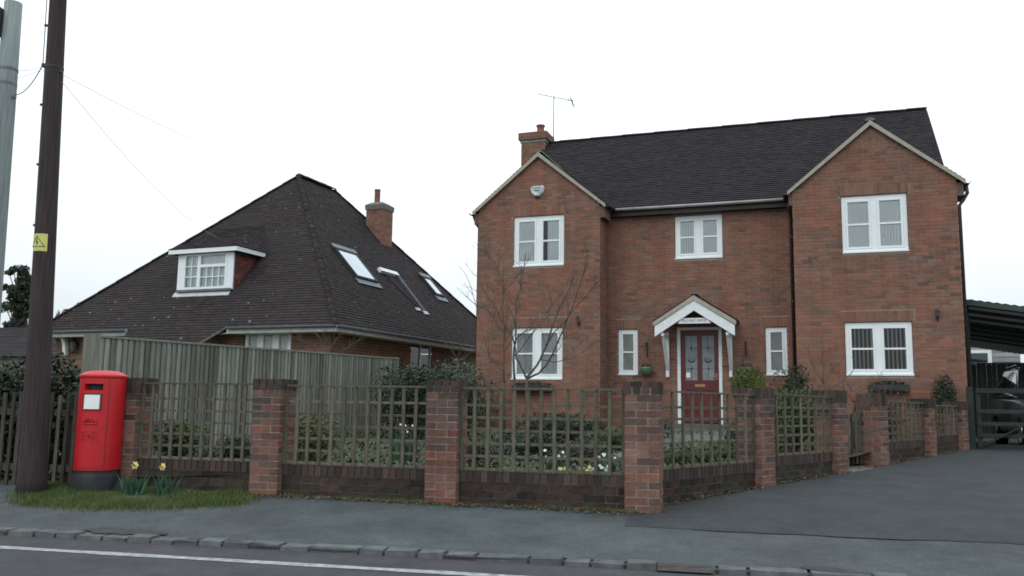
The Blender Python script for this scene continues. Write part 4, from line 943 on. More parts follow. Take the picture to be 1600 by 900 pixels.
# ------------------------------------------------------------------ garden walls with brick piers
def wall_frame(p0, p1): d = Vector((p1[0]-p0[0], p1[1]-p0[1])); return d.normalized(), d.length
def pier(pc, cc, mb, u, H, P=.327, base=None, dy=0.0, soot=None):
    """pier centred at u on the wall axis; local frame: u along wall, v depth (front face v=-P/2)"""
    h = P/2; y0 = base; mb.box(u-h, u+h, -h+dy, h+dy, y0, y0+H-.002)
    ks = int((H-.11)/.075)
    for O, U, N in (((u-h,-h+dy,0),(1,0,0),(0,-1,0)), ((u+h,-h+dy,0),(0,1,0),(1,0,0)), ((u+h,h+dy,0),(-1,0,0),(0,1,0)), ((u-h,h+dy,0),(0,-1,0),(-1,0,0))):
        O = Vector(O); U = Vector(U); N = Vector(N)
        for k in range(ks):
            z = y0+k*.075
            if k % 2: segs = [(0, .215), (.225, .327)]
            else: segs = [(0, .102), (.112, .327)]
            for a, b in segs:
                pr = .006+random.uniform(-.002, .003)
                q = soot if (soot is not None and random.random() < (k-ks+6.5)/7) else pc
                if abs(b-a-.215) < .003: q.whole.append((O+U*a+UP*z, U, N, pr, 'b', 1.0))
                else: piece_box(q.stuff, O+U*a+UP*z, U, N, b-a, .065, pr)
        zz = y0+ks*.075; hc = H-ks*.075
        for a in (0, .088, .176, .264):
            cc.append((O+U*(a-.012)+UP*zz, U, N, .075, hc, .016+random.uniform(-.002, .003)))
def dwarf(pc, cc, mb, a, b, base_f, courses=3, th=.10, dy=-.02):
    y = dy-th/2
    for seg in range(1):
        mb.box(a, b, y, y+th, base_f-.25, base_f+courses*.075+.105)
    lay(pc, (0,y,0), X_, NY, base_f-.075, base_f+courses*.075-.006, span(a+.005, b-.005), phase=random.uniform(0,.2))
    lay(pc, (0,y+th,0), (-1,0,0), (0,1,0), base_f+.0, base_f+courses*.075-.006, span(-b+.005, -a-.005))
    u = a+.006
    while u < b-.02:
        cc.append((Vector((u, y, base_f+courses*.075)), X_, NY, min(.067, b-u), .108, .014+random.uniform(-.003,.004))); u += .077
def wall_thing(name, label, p0, p1, zb, piers, dwarfs, drop, mk):
    d, L = wall_frame(p0, p1); rz = math.atan2(d.y, d.x)
    o = thing(name, label, 'garden wall', (p0[0], p0[1], zb), rz)
    pb, db, so, cc = Pieces(), Pieces(), Pieces(), []; mp_, md = MB(), MB()
    pmb, dmb = mp_, md
    for (u, H, base) in piers: pier(pb, cc, pmb, u, H, base=base, soot=so)
    for (a, b, base, n) in dwarfs: dwarf(db, cc, dmb, a, b, base, n)
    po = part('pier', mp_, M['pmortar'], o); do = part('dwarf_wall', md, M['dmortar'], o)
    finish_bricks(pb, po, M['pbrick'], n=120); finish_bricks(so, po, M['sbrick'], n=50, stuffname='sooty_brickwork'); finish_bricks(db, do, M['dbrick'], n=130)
    # coping bricks: each its own part
    me = brick_mesh(.067, .108, .012, M['cbrick'], 'coping_brick'); me2 = brick_mesh(.080, .112, .012, M['cbrick'], 'coping_brick'); st = MB(); cnt = 0
    for (P, U, N, l, h, pr) in cc:
        if N.y < -.5 and abs(l-.067) < .001 and cnt < 130:
            q = bpy.data.objects.new('coping_brick', me); COL.objects.link(q); q.parent = o
            q.matrix_basis = Matrix.Translation(P+Vector((0,-.002,-zb))) ; cnt += 1
            tb = P+U*0+Vector((0,.012,0)); piece_box(st, P+UP*(h-.004)+Vector((0,.11,0)), U, Vector((0,-1,0)), l, .006, .115, .3)
        else: piece_box(st, P, U, N, l, h, pr)
    # tops
    for (u, H, base) in piers:
        for a in (-.165, -.077, .011, .099): st.box(u+a, u+a+.075, -.165, .165, base+H-.05, base+H+.002+random.uniform(-.002,.003), random.random())
    part('coping', st, M['cbrick'], o, kind='stuff')
    return o, rz
FA, FB = (-5.05, 10.28), (1.31, 8.64)      # axis line of the front wall (front faces lie .16 in front)
fd, fl = wall_frame(FA, FB)
def fu(x, y): return (Vector((x, y))-Vector(FA)).dot(fd)
pu = [fu(-4.37, 9.93), fu(-2.58, 9.66), fu(-.68, 9.05), fl-.0]
fz0 = -1.02
front, frz = wall_thing('front_garden_wall', 'brick garden wall with four piers along the footpath', FA, FB, fz0,
    [(pu[0], 1.22, -1.0), (pu[1], 1.24, fz0), (pu[2], 1.24, fz0), (pu[3], 1.24, fz0)],
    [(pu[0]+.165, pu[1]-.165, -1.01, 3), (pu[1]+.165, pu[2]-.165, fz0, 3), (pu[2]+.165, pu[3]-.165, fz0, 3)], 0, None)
SA_, SB_ = (1.12, 8.68), (8.23, 16.23)
sd, sl_ = wall_frame(SA_, SB_)
def su(x, y): return (Vector((x, y))-Vector(SA_)).dot(sd)
sp = [(su(2.95, 10.63), 1.175, -.955), (su(4.43, 12.22), 1.14, -.905), (su(5.46, 13.33), 1.07, -.865), (su(6.93, 14.92), .985, -.815), (su(8.20, 16.2), .90, -.76)]
side, srz = wall_thing('side_garden_wall', 'brick garden wall with five piers receding beside the driveway', SA_, SB_, -1.0,
    sp, [(.14, sp[0][0]-.165, -.99, 3), (sp[0][0]+.165, sp[1][0]-.165, -.94, 3), (sp[2][0]+.165, sp[3][0]-.165, -.85, 3), (sp[3][0]+.165, sp[4][0]-.165, -.80, 3)], 0, None)
def trellis(label, p0, rz, a, b, z0, z1, z1b=None, group='trellis panels on the brick walls', pitch=.135, vy=-.075):
    z1b = z1 if z1b is None else z1b; d = Vector((math.cos(rz), math.sin(rz)))
    o = thing('trellis_panel', label, 'trellis', (p0[0]+d.x*a, p0[1]+d.y*a, z0), rz, group)
    L = b-a; n = max(3, int(round((L-.03)/pitch)))
    for i in range(n+1):
        x = .015+(L-.03)*i/n+random.uniform(-.004, .004); e = random.uniform(-.004, .004)
        k = x/L; zt = z1+(z1b-z1)*k
        m = MB(); w = .017 if 0 < i < n else .019
        m.hexa([(x-w+e,vy-.012,z0),(x+w+e,vy-.012,z0),(x+w+e,vy+.006,z0),(x-w+e,vy+.006,z0),(x-w-e,vy-.012,zt),(x+w-e,vy-.012,zt),(x+w-e,vy+.006,zt),(x-w-e,vy+.006,zt)], random.random()); part('batten', m, M['trellis'], o)
    nr = int(round((z1-z0)/.135))
    for j in range(nr):
        zz = z0+.02+(z1-z0-.05)*j/nr; zzb = z0+.02+(z1b-z0-.05)*j/nr; s_ = random.uniform(-.004,.004); h = .013
        m = MB(); m.hexa([(.0,vy+.007,zz-h+s_),(L,vy+.007,zzb-h),(L,vy+.022,zzb-h),(.0,vy+.022,zz-h+s_),(.0,vy+.007,zz+h+s_),(L,vy+.007,zzb+h),(L,vy+.022,zzb+h),(.0,vy+.022,zz+h+s_)], random.random()); part('batten', m, M['trellis'], o)
    m = MB(); m.hexa([(.0,vy-.02,z1),(L,vy-.02,z1b),(L,vy+.03,z1b),(.0,vy+.03,z1),(.0,vy-.02,z1+.02),(L,vy-.02,z1b+.02),(L,vy+.03,z1b+.02),(.0,vy+.03,z1+.02)], random.random()); part('top_rail', m, M['trellis'], o)
    return o
zt0 = fz0+.335
trellis('trellis panel on the front wall right beside the red post box', FA, frz, pu[0]+.17, pu[1]-.17, zt0+.01, .155)
trellis('trellis panel on the front wall, middle one of the three', FA, frz, pu[1]+.17, pu[2]-.17, zt0, .145)
trellis('trellis panel on the front wall with the white flowers behind', FA, frz, pu[2]+.17, pu[3]-.17, zt0, .135)
trellis('trellis panel on the side wall in front of the red door', SA_, srz, .16, sp[0][0]-.17, -.655, .135, .125, pitch=.20)
trellis('trellis panel on the side wall, just before the small gate', SA_, srz, sp[0][0]+.17, sp[1][0]-.17, -.605, .145, .13, pitch=.22)
trellis('trellis panel on the side wall, just past the small gate', SA_, srz, sp[2][0]+.17, sp[3][0]-.17, -.515, .10, .085, pitch=.20)
trellis('short trellis panel at the far end of the side wall', SA_, srz, sp[3][0]+.17, sp[4][0]-.17, -.465, .055, .045, pitch=.17)
# small gate between the piers
gd = Vector((math.cos(srz), math.sin(srz)))
g = thing('garden_gate', 'narrow dark slatted wooden gate between two piers of the side wall', 'gate', (SA_[0]+gd.x*(sp[1][0]+.17), SA_[1]+gd.y*(sp[1][0]+.17), -.86), srz)
gl_ = sp[2][0]-sp[1][0]-.34
for i in range(8):
    x = .03+(gl_-.10)*i/7; m = MB(); m.box(x, x+.055, .10, .12, -.82, -.06+.02*math.sin(i), random.random()); part('slat', m, M['picket'], g)
for z in (-.68, -.20): m = MB(); m.box(.01, gl_-.01, .12, .15, z, z+.07, random.random()); part('rail', m, M['picket'], g)
m = MB(); m.box(-.02, gl_+.02, -.22, .75, -.92, -.855); part('threshold', m, M['concrete'], g)

# ------------------------------------------------------------------ close-board fence between the gardens
F0, F1 = Vector((-4.96, 10.45)), Vector((-2.33, 18.0)); fdir = (F1-F0).normalized(); fL = (F1-F0).length
cf = thing('board_fence', 'tall weathered grey-green close-board fence between the two houses', 'fence', (F0.x, F0.y, -1.0), math.atan2(fdir.y, fdir.x))
n = 82; FZ0, FZ1 = .71, .86
me = None
for i in range(n):
    x = fL*i/n; k = x/fL; top = FZ0+(FZ1-FZ0)*k+random.uniform(-.008, .008); bot = -1.0+.22*k; w = fL/n+.012; tl = random.uniform(-.004,.004)
    m = MB(); w -= .022; p_ = -.026-random.uniform(0,.006); m.hexa([(x,p_,bot),(x+w,-.012,bot),(x+w,.004,bot),(x,-.004,bot),(x+tl,p_,top),(x+w+tl,-.012,top),(x+w+tl,.004,top),(x+tl,-.004,top)], random.random()); part('board', m, M['fence'], cf)
m = MB(); m.hexa([(0,.006,-1.0),(fL,.006,-.78),(fL,.016,-.78),(0,.016,-1.0),(0,.006,FZ0-.01),(fL,.006,FZ1-.01),(fL,.016,FZ1-.01),(0,.016,FZ0-.01)]); part('back_board', m, M['gfence'], cf)
for z in (-.6, .0, .45): m = MB(); m.bar((0,.05,z),(fL,.05,z+.15),.06,.07); part('rail', m, M['fence'], cf)
m = MB(); m.hexa([(0,-.035,FZ0),(fL,-.035,FZ1),(fL,.035,FZ1),(0,.035,FZ0),(0,-.03,FZ0+.028),(fL,-.03,FZ1+.028),(fL,.03,FZ1+.028),(0,.03,FZ0+.028)]); part('capping_rail', m, M['fence'], cf)
for i in range(4):
    x = fL*i/3-(.06 if i == 0 else 0); m = MB(); m.box(x-.05, x+.05, .0 if i else -.05, .11, -1.05, FZ0+.15*i/3+(.04 if i in (0,3) else -.02)); part('post', m, M['fence'], cf)
# ------------------------------------------------------------------ picket fence at the left
P0, P1 = Vector((-9.2, 11.0)), Vector((-4.98, 10.08)); pd = (P1-P0).normalized(); pL = (P1-P0).length
pk = thing('picket_fence', 'low worn picket fence behind the two poles', 'fence', (P0.x, P0.y, -1.08), math.atan2(pd.y, pd.x))
n = int(pL/.105)
for i in range(n+1):
    x = pL*i/n; h = .04+random.uniform(-.03, .035); w = .024+random.uniform(-.004,.004); e = random.uniform(-.012,.012)
    m = MB(); m.hexa([(x-w,-.01,-1.08),(x+w,-.01,-1.08),(x+w,.01,-1.08),(x-w,.01,-1.08),(x-w*.9+e,-.01,h),(x+w*.9+e,-.01,h),(x+w*.9+e,.01,h),(x-w*.9+e,.01,h)], random.random()); part('pale', m, M['picket'], pk)
for z in (-.85, -.22): m = MB(); m.box(0, pL, .012, .045, z, z+.075, random.random()); part('rail', m, M['picket'], pk)
for x in (.1, 1.5, 2.9, pL-.1): m = MB(); m.box(x-.04, x+.04, .045, .12, -1.15, .0, random.random()); part('post', m, M['picket'], pk)

# ------------------------------------------------------------------ post box
bxp = (-4.57, 9.84); BZ0 = -1.06
pb = thing('post_box', 'red pillar post box with a black base on the grass verge', 'post box', (*bxp, BZ0), 0, rel=True)
R = .240; HB = 1.36; FACE = math.radians(-89)          # the door looks towards the left
m = MB(); m.lathe([(R+.012, 0), (R+.012, .20), (R+.004, .215), (R-.006, .225), (R-.006, .27)], 48); m.lathe([(.0,.27),(R-.006,.27)], 48); part('base', m, M['boxblack'], pb)
z0, z1 = .27, HB-.09
def shell(m, r, a0, a1, za, zb_, n=18):
    for i in range(n):
        p, q = a0+(a1-a0)*i/n, a0+(a1-a0)*(i+1)/n
        m.face([(r*math.cos(p), r*math.sin(p), za), (r*math.cos(q), r*math.sin(q), za), (r*math.cos(q), r*math.sin(q), zb_), (r*math.cos(p), r*math.sin(p), zb_)], smooth=True)
sa0, sa1 = FACE-.44, FACE+.42; zs0, zs1 = z1-.135, z1-.065   # slot
m = MB(); two = 2*math.pi
shell(m, R, sa1, sa0+two, z0, z1, 60); shell(m, R, sa0, sa1, z0, zs0); shell(m, R, sa0, sa1, zs1, z1)
for zz, f in ((zs0, 1), (zs1, -1)):
    pts = [(r*math.cos(a_), r*math.sin(a_), zz) for r, aa in ((R, [sa0+(sa1-sa0)*i/10 for i in range(11)]), (R-.06, [sa1-(sa1-sa0)*i/10 for i in range(11)])) for a_ in aa]; m.face(pts)
shell(m, R-.06, sa0, sa1, zs0, zs1)
for a_ in (sa0, sa1): m.face([(R*math.cos(a_), R*math.sin(a_), zs0), ((R-.06)*math.cos(a_), (R-.06)*math.sin(a_), zs0), ((R-.06)*math.cos(a_), (R-.06)*math.sin(a_), zs1), (R*math.cos(a_), R*math.sin(a_), zs1)])
body = part('body', m, M['red'], pb)
m = MB(); shell(m, R-.055, sa0+.02, sa1-.02, zs0, zs1); part('aperture', m, M['ink'], body)
m = MB(); prof = [(R, z1-.002), (R+.007, z1+.004), (R+.008, z1+.028), (R+.003, z1+.036), (R-.012, z1+.044), (R-.05, z1+.066), (R*.55, z1+.083), (.0, z1+.09)]; m.lathe(prof, 56); part('cap', m, M['red'], pb)
# door: slightly proud shell with an edge all round
da0, da1 = FACE-.72, FACE+.66; rd_ = R+.006
m = MB(); shell(m, rd_, da0, da1, z0+.03, zs0-.025, 24)
for zz in (z0+.03, zs0-.025): m.face([(r*math.cos(a_), r*math.sin(a_), zz) for r, aa in ((R, [da0+(da1-da0)*i/14 for i in range(15)]), (rd_, [da1-(da1-da0)*i/14 for i in range(15)])) for a_ in aa])
for a_ in (da0, da1): m.face([(R*math.cos(a_), R*math.sin(a_), z0+.03), (rd_*math.cos(a_), rd_*math.sin(a_), z0+.03), (rd_*math.cos(a_), rd_*math.sin(a_), zs0-.025), (R*math.cos(a_), R*math.sin(a_), zs0-.025)])
bd = part('door', m, M['red'], pb)
m = MB(); shell(m, R+.0015, da1+.015, da1+.045, z0+.01, z1-.01, 1); part('door_gap', m, M['door'], bd)
m = MB(); shell(m, rd_+.012, FACE-.42, FACE+.40, zs0-.215, zs0-.035, 10)
for a_ in (FACE-.42, FACE+.40): m.face([(r*math.cos(a_), r*math.sin(a_), z) for r, z in ((rd_, zs0-.215), (rd_+.012, zs0-.215), (rd_+.012, zs0-.045), (rd_, zs0-.045))])
part('plate_holder', m, M['door'], bd)
m = MB(); shell(m, rd_+.014, FACE-.34, FACE+.32, zs0-.205, zs0-.05, 10); part('collection_plate', m, M['paper'], bd)
m = MB(); shell(m, R+.022, sa0-.03, sa1+.03, zs1, zs1+.016, 10); shell(m, R+.005, FACE-.5, FACE+.5, z0+.26, z0+.268, 12); part('moulding', m, M['red'], body)
def wrap_text(body_, size, z, name='royal_cypher'):
    o = text_obj(body_, size, M['red'], bd, (0,0,0), (0,0,0), name=name, ext=.006)
    for vv in o.data.vertices:
        x, y, zz = vv.co; a_ = FACE-.02+x/rd_; r = rd_+zz+.002; vv.co = (r*math.cos(a_), r*math.sin(a_), z+y)
    return o
wrap_text('E R', .15, z0+.37); wrap_text('II', .06, z0+.37)
m = MB()                                                  # crown over the cypher
def cw(x, z): a_ = FACE-.02+x/rd_; return Vector(((rd_+.003)*math.cos(a_), (rd_+.003)*math.sin(a_), z))
zc_ = z0+.50; m.tube([cw(x, zc_) for x in (-.07,-.035,0,.035,.07)], .008, 6); m.tube([cw(-.07+.14*i/8, zc_+.02+.05*math.sin(math.pi*i/8)) for i in range(9)], .008, 6)
m.tube([cw(0, zc_), cw(0, zc_+.09)], .007, 6); m.tube([cw(-.02, zc_+.08), cw(.02, zc_+.08)], .006, 6); m.tube([cw(-.035, zc_+.01), cw(-.02, zc_+.05), cw(0, zc_+.06), cw(.02, zc_+.05), cw(.035, zc_+.01)], .006, 6)
part('crown', m, M['red'], bd)
m = MB(); pts = [(bxp[0]+.36+.16*math.cos(a_), bxp[1]-.06, BZ0+.02+.20*math.sin(a_)) for a_ in [math.pi*i/14 for i in range(15)]]
m.lathe([(.19,0),(.18,.12),(.15,.17),(.13,.17),(.12,.05)], 20, (bxp[0]+.38, bxp[1]+.02, BZ0))
single('black_tub', m, M['boxblack'], 'small black tub on the grass, right of the post box', 'tub')

# ------------------------------------------------------------------ poles and wires
pp = thing('utility_pole', 'dark brown creosoted utility pole at the left with a yellow sign', 'pole', (-5.155, 9.62, -1.06))
PB_ = Vector((-5.155, 9.62, 0)); GB_ = Vector((-6.58, 11.0, 0))
def pole_x(z): return Vector((-.031*(z+1.06), 0, z))
m = MB(); m.tube([pole_x(z) for z in (-1.15, -.9, -.4, 1, 2.5, 4.2, 5.5, 7.5)], [.162, .150, .138, .120, .106, .094, .086, .076], 20); shaft = part('shaft', m, M['polebrown'], pp)
m = MB(); m.tube([pole_x(z)+Vector((-(.112-.0055*z)-.002, -.03, 0)) for z in (-.5, .6, 1.6, 2.4, 3.2, 3.75)], .008, 6)
m.tube([pole_x(z)+Vector((-(.110-.0055*z)-.03, -.03, 0)) for z in (3.75, 4.3, 5.0, 6.0)], .006, 6); part('cable', m, M['wiredark'], pp)
m = MB()
for z in (1.1, 1.9, 2.6, 3.3, 4.25): c = pole_x(z)+Vector((-.108, -.03, 0)); m.obox(c, (.016,0,0), (0,.012,0), (0,0,.012))
part('cable_clip', m, M['black'], pp)
m = MB(); c = pole_x(3.75); m.lathe([(.101, -.012), (.101, .012)], 20, tuple(c)); m.obox(c+Vector((-.11,-.03,.02)), (.02,0,0), (0,.015,0), (0,0,.02)); m.obox(c+Vector((.10,-.04,-.05)), (.012,0,0), (0,.012,0), (0,0,.02)); part('band', m, M['black'], pp)
# warning plate bent round the pole
zs_ = 1.60; ang0, ang1 = math.radians(200), math.radians(310); rs_ = .1165
def pl(a_, z, dr=0): c = pole_x(z); return (c.x+(rs_+dr)*math.cos(a_), c.y+(rs_+dr)*math.sin(a_), z)
m = MB()
for i in range(8):
    p, q = ang0+(ang1-ang0)*i/8, ang0+(ang1-ang0)*(i+1)/8; m.face([pl(p, zs_-.005), pl(q, zs_-.005), pl(q, zs_+.19), pl(p, zs_+.19)], smooth=True)
plate = part('warning_plate', m, M['yellow'], pp)
m = MB(); A = lambda k: ang0+(ang1-ang0)*k
def seg(k0, z0_, k1, z1_, w=.007, n=6):
    m.tube([pl(A(k0+(k1-k0)*i/n), z0_+(z1_-z0_)*i/n, .001) for i in range(n+1)], w/2, 5)
seg(.14, zs_+.045, .88, zs_+.045); seg(.14, zs_+.045, .50, zs_+.165); seg(.50, zs_+.165, .88, zs_+.045)
seg(.52, zs_+.135, .44, zs_+.095, .008); seg(.44, zs_+.095, .56, zs_+.098, .008); seg(.56, zs_+.098, .48, zs_+.062, .008)
part('warning_symbol', m, M['ink'], plate)
gp = thing('utility_pole', 'pale grey weathered pole at the left edge, cut off near the top', 'pole', (-6.58, 11.0, -1.2))
m = MB(); gx = lambda z: Vector((-.04-.010*(z+1.2), 0, z)); m.tube([gx(z) for z in (-1.3, 0, 2, 4, 5.18)], [.165, .155, .138, .122, .108], 20); part('shaft', m, M['polegrey'], gp)
m = MB()
for z in (3.75+.65, 4.05+.55): c = gx(z-.35); m.lathe([(.124, -.018), (.124, .018)], 20, tuple(c)); part('band', m, M['lead'], gp); m = MB()
m.obox(gx(3.95)+Vector((.13,-.04,-.08)), (.03,0,0), (0,.015,0), (0,0,.012)); part('band', m, M['lead'], gp)
m = MB(); c = gx(4.92); m.obox(c+Vector((-.20,-.10,.0)), (.13,0,0), (0,.07,0), (0,0,.13)); m.obox(c+Vector((-.16,-.10,-.18)), (.09,0,0), (0,.06,0), (0,0,.06)); part('switch_box', m, M['black'], gp)
m = MB(); m.tube([c+Vector((-.26,-.1,-.2)), c+Vector((-.20,-.12,-.36)), c+Vector((-.14,-.12,-.30)), c+Vector((-.13,-.12,-.5)), c+Vector((-.20,-.12,-.6)), c+Vector((-.13,-.12,-.75))], .009, 6); part('cable', m, M['wiredark'], gp)
def sag(a, b, s, n=16): a, b = Vector(a), Vector(b); return [a.lerp(b, i/n)-UP*s*4*(i/n)*(1-i/n) for i in range(n+1)]
b0 = PB_+pole_x(3.75)+Vector((-.13,-.03,0)); g0 = GB_+gx(3.9)+Vector((.13,-.05,0))
m = MB(); m.tube(sag(g0, b0, .10), .006, 5); single('slack_cable', m, M['wiredark'], 'short slack cable hanging between the two poles', 'cable')
e1 = bw_(-3.6, 3.4, 5.9); e2 = bw_(-4.0, 2.2, 4.6)
m = MB(); m.tube(sag(GB_+gx(4.25)+Vector((.12,0,0)), b0, .02)+sag(PB_+pole_x(3.66)+Vector((.12,0,0)), bw_(-4.6, 4.7, 6.95), .22)[0:], .0035, 4); single('overhead_wire', m, M['wire'], 'thin grey wire falling from the poles to the bungalow ridge', 'wire')
m = MB(); m.tube(sag(GB_+gx(4.15)+Vector((.12,0,0)), b0-UP*.03, .02)+sag(PB_+pole_x(3.56)+Vector((.12,0,0)), bw_(-5.6, 2.4, 4.55), .25), .0035, 4); single('overhead_wire', m, M['wire'], 'thin grey wire falling from the poles to the bungalow dormer roof', 'wire')

# ------------------------------------------------------------------ gate, car, carport, shed on the right
gt = thing('five_bar_gate', 'dark green five-bar wooden gate across the drive', 'gate', tuple(hw(10.07, -.45, -.78)), TH)
m = MB(); m.box(-.02, .08, -.05, .05, -.86, .42); part('gate_post', m, M['gate'], gt)
m = MB(); m.box(3.75, 3.9, -.06, .06, -.86, .44); part('gate_post', m, M['gate'], gt)
for z, h in ((-.70, .07), (-.50, .07), (-.29, .07), (-.06, .07), (.31, .085)):
    m = MB(); m.box(.13, 3.72, -.012, .012, z, z+h, random.random()); part('bar', m, M['gate'], gt)
for x in (.13, 1.9, 3.64): m = MB(); m.box(x, x+.08, .012, .035, -.72, .385, random.random()); part('stile', m, M['gate'], gt)
m = MB(); m.bar((.2,-.025,-.66), (1.9,-.025,.31), .022, .075, up=(0,1,0)); part('brace', m, M['gate'], gt)
m = MB(); m.bar((3.6,-.025,-.66), (1.98,-.025,.31), .022, .075, up=(0,1,0)); part('brace', m, M['gate'], gt)
bf = thing('dark_board_fence', 'dark green board fence behind the car and five-bar gate', 'fence', tuple(hw(10.2, 7.6, -.75)), TH)
for i in range(48): x = .12*i; m = MB(); m.box(x, x+.115, -.012+.01*(i % 2), .006+.01*(i % 2), -.75, 1.22+random.uniform(-.006,.006), random.random()); part('board', m, M['gfence'], bf)
m = MB(); m.box(0, 5.7, -.03, .05, 1.22, 1.25); part('capping_rail', m, M['gfence'], bf)
sh = thing('clapboard_shed', 'grey clapboard outbuilding with a small white window beyond the carport', 'shed', tuple(hw(10.65, 14.5, -.75)), TH)
m = MB(); m.box(0, 3.05, 0, 3, -.75, 3.2); wo = part('wall', m, M['clap'], sh)
for i in range(22):
    z = -.6+.17*i; m = MB(); m.hexa([(-.02,-.035,z),(3.07,-.035,z),(3.07,0,z),(-.02,0,z),(-.02,-.012,z+.175),(3.07,-.012,z+.175),(3.07,0,z+.175),(-.02,0,z+.175)], random.random()); part('board', m, M['clap'], wo)
m = MB(); a_, b_, c_, d_ = 1.42, 2.22, 1.48, 2.0
for q in ((a_,b_,c_,c_+.1),(a_,b_,d_-.1,d_),(a_,a_+.12,c_+.1,d_-.1),(b_-.12,b_,c_+.1,d_-.1)): m.box(q[0], q[1], -.07, -.02, q[2], q[3])
wo2 = part('window', m, M['white'], wo); m = MB(); m.face([(a_,-.045,c_),(b_,-.045,c_),(b_,-.045,d_),(a_,-.045,d_)]); part('pane', m, M['carglass'], wo2)
cp = thing('carport', 'open carport with a sloping dark green corrugated roof', 'carport', tuple(hw(10.3, 1.0, -.75)), TH)
def cpz(u): return 2.22-.17*u
m = MB(); N_ = 60
for i in range(N_):
    u_, u2 = -.1+4.6*i/N_, -.1+4.6*(i+1)/N_; k0, k1 = .018*(i % 2), .018*((i+1) % 2)
    m.face([(u_,0,cpz(u_)+k0),(u2,0,cpz(u2)+k1),(u2,11,cpz(u2)+k1),(u_,11,cpz(u_)+k0)])
    m.face([(u_,0,cpz(u_)+k0+.008),(u_,11,cpz(u_)+k0+.008),(u2,11,cpz(u2)+k1+.008),(u2,0,cpz(u2)+k1+.008)])
part('roof_sheet', m, M['sheet'], cp)
for v in (.05,): m = MB(); m.hexa([(-.1,v-.05,cpz(-.1)-.10),(4.5,v-.05,cpz(4.5)-.10),(4.5,v,cpz(4.5)-.10),(-.1,v,cpz(-.1)-.10),(-.1,v-.05,cpz(-.1)-.0),(4.5,v-.05,cpz(4.5)),(4.5,v,cpz(4.5)),(-.1,v,cpz(-.1))]); part('fascia', m, M['sheet'], cp)
for i in range(7):
    v = .95+1.15*i; t_ = .05
    m = MB(); m.hexa([(-.1,v-.03,cpz(-.1)-.065),(4.5,v-.03,cpz(4.5)-.065),(4.5,v+.03,cpz(4.5)-.065),(-.1,v+.03,cpz(-.1)-.065),(-.1,v-.03,cpz(-.1)-.01),(4.5,v-.03,cpz(4.5)-.01),(4.5,v+.03,cpz(4.5)-.01),(-.1,v+.03,cpz(-.1)-.01)]); part('rafter', m, M['white'] if i < 3 else M['sheet'], cp)
for u_ in (.05, 4.35):
    for v in (.3, 5.5, 10.6): m = MB(); m.box(u_-.05, u_+.05, v-.05, v+.05, -.78, cpz(u_)-.10); part('post', m, M['gate'], cp)
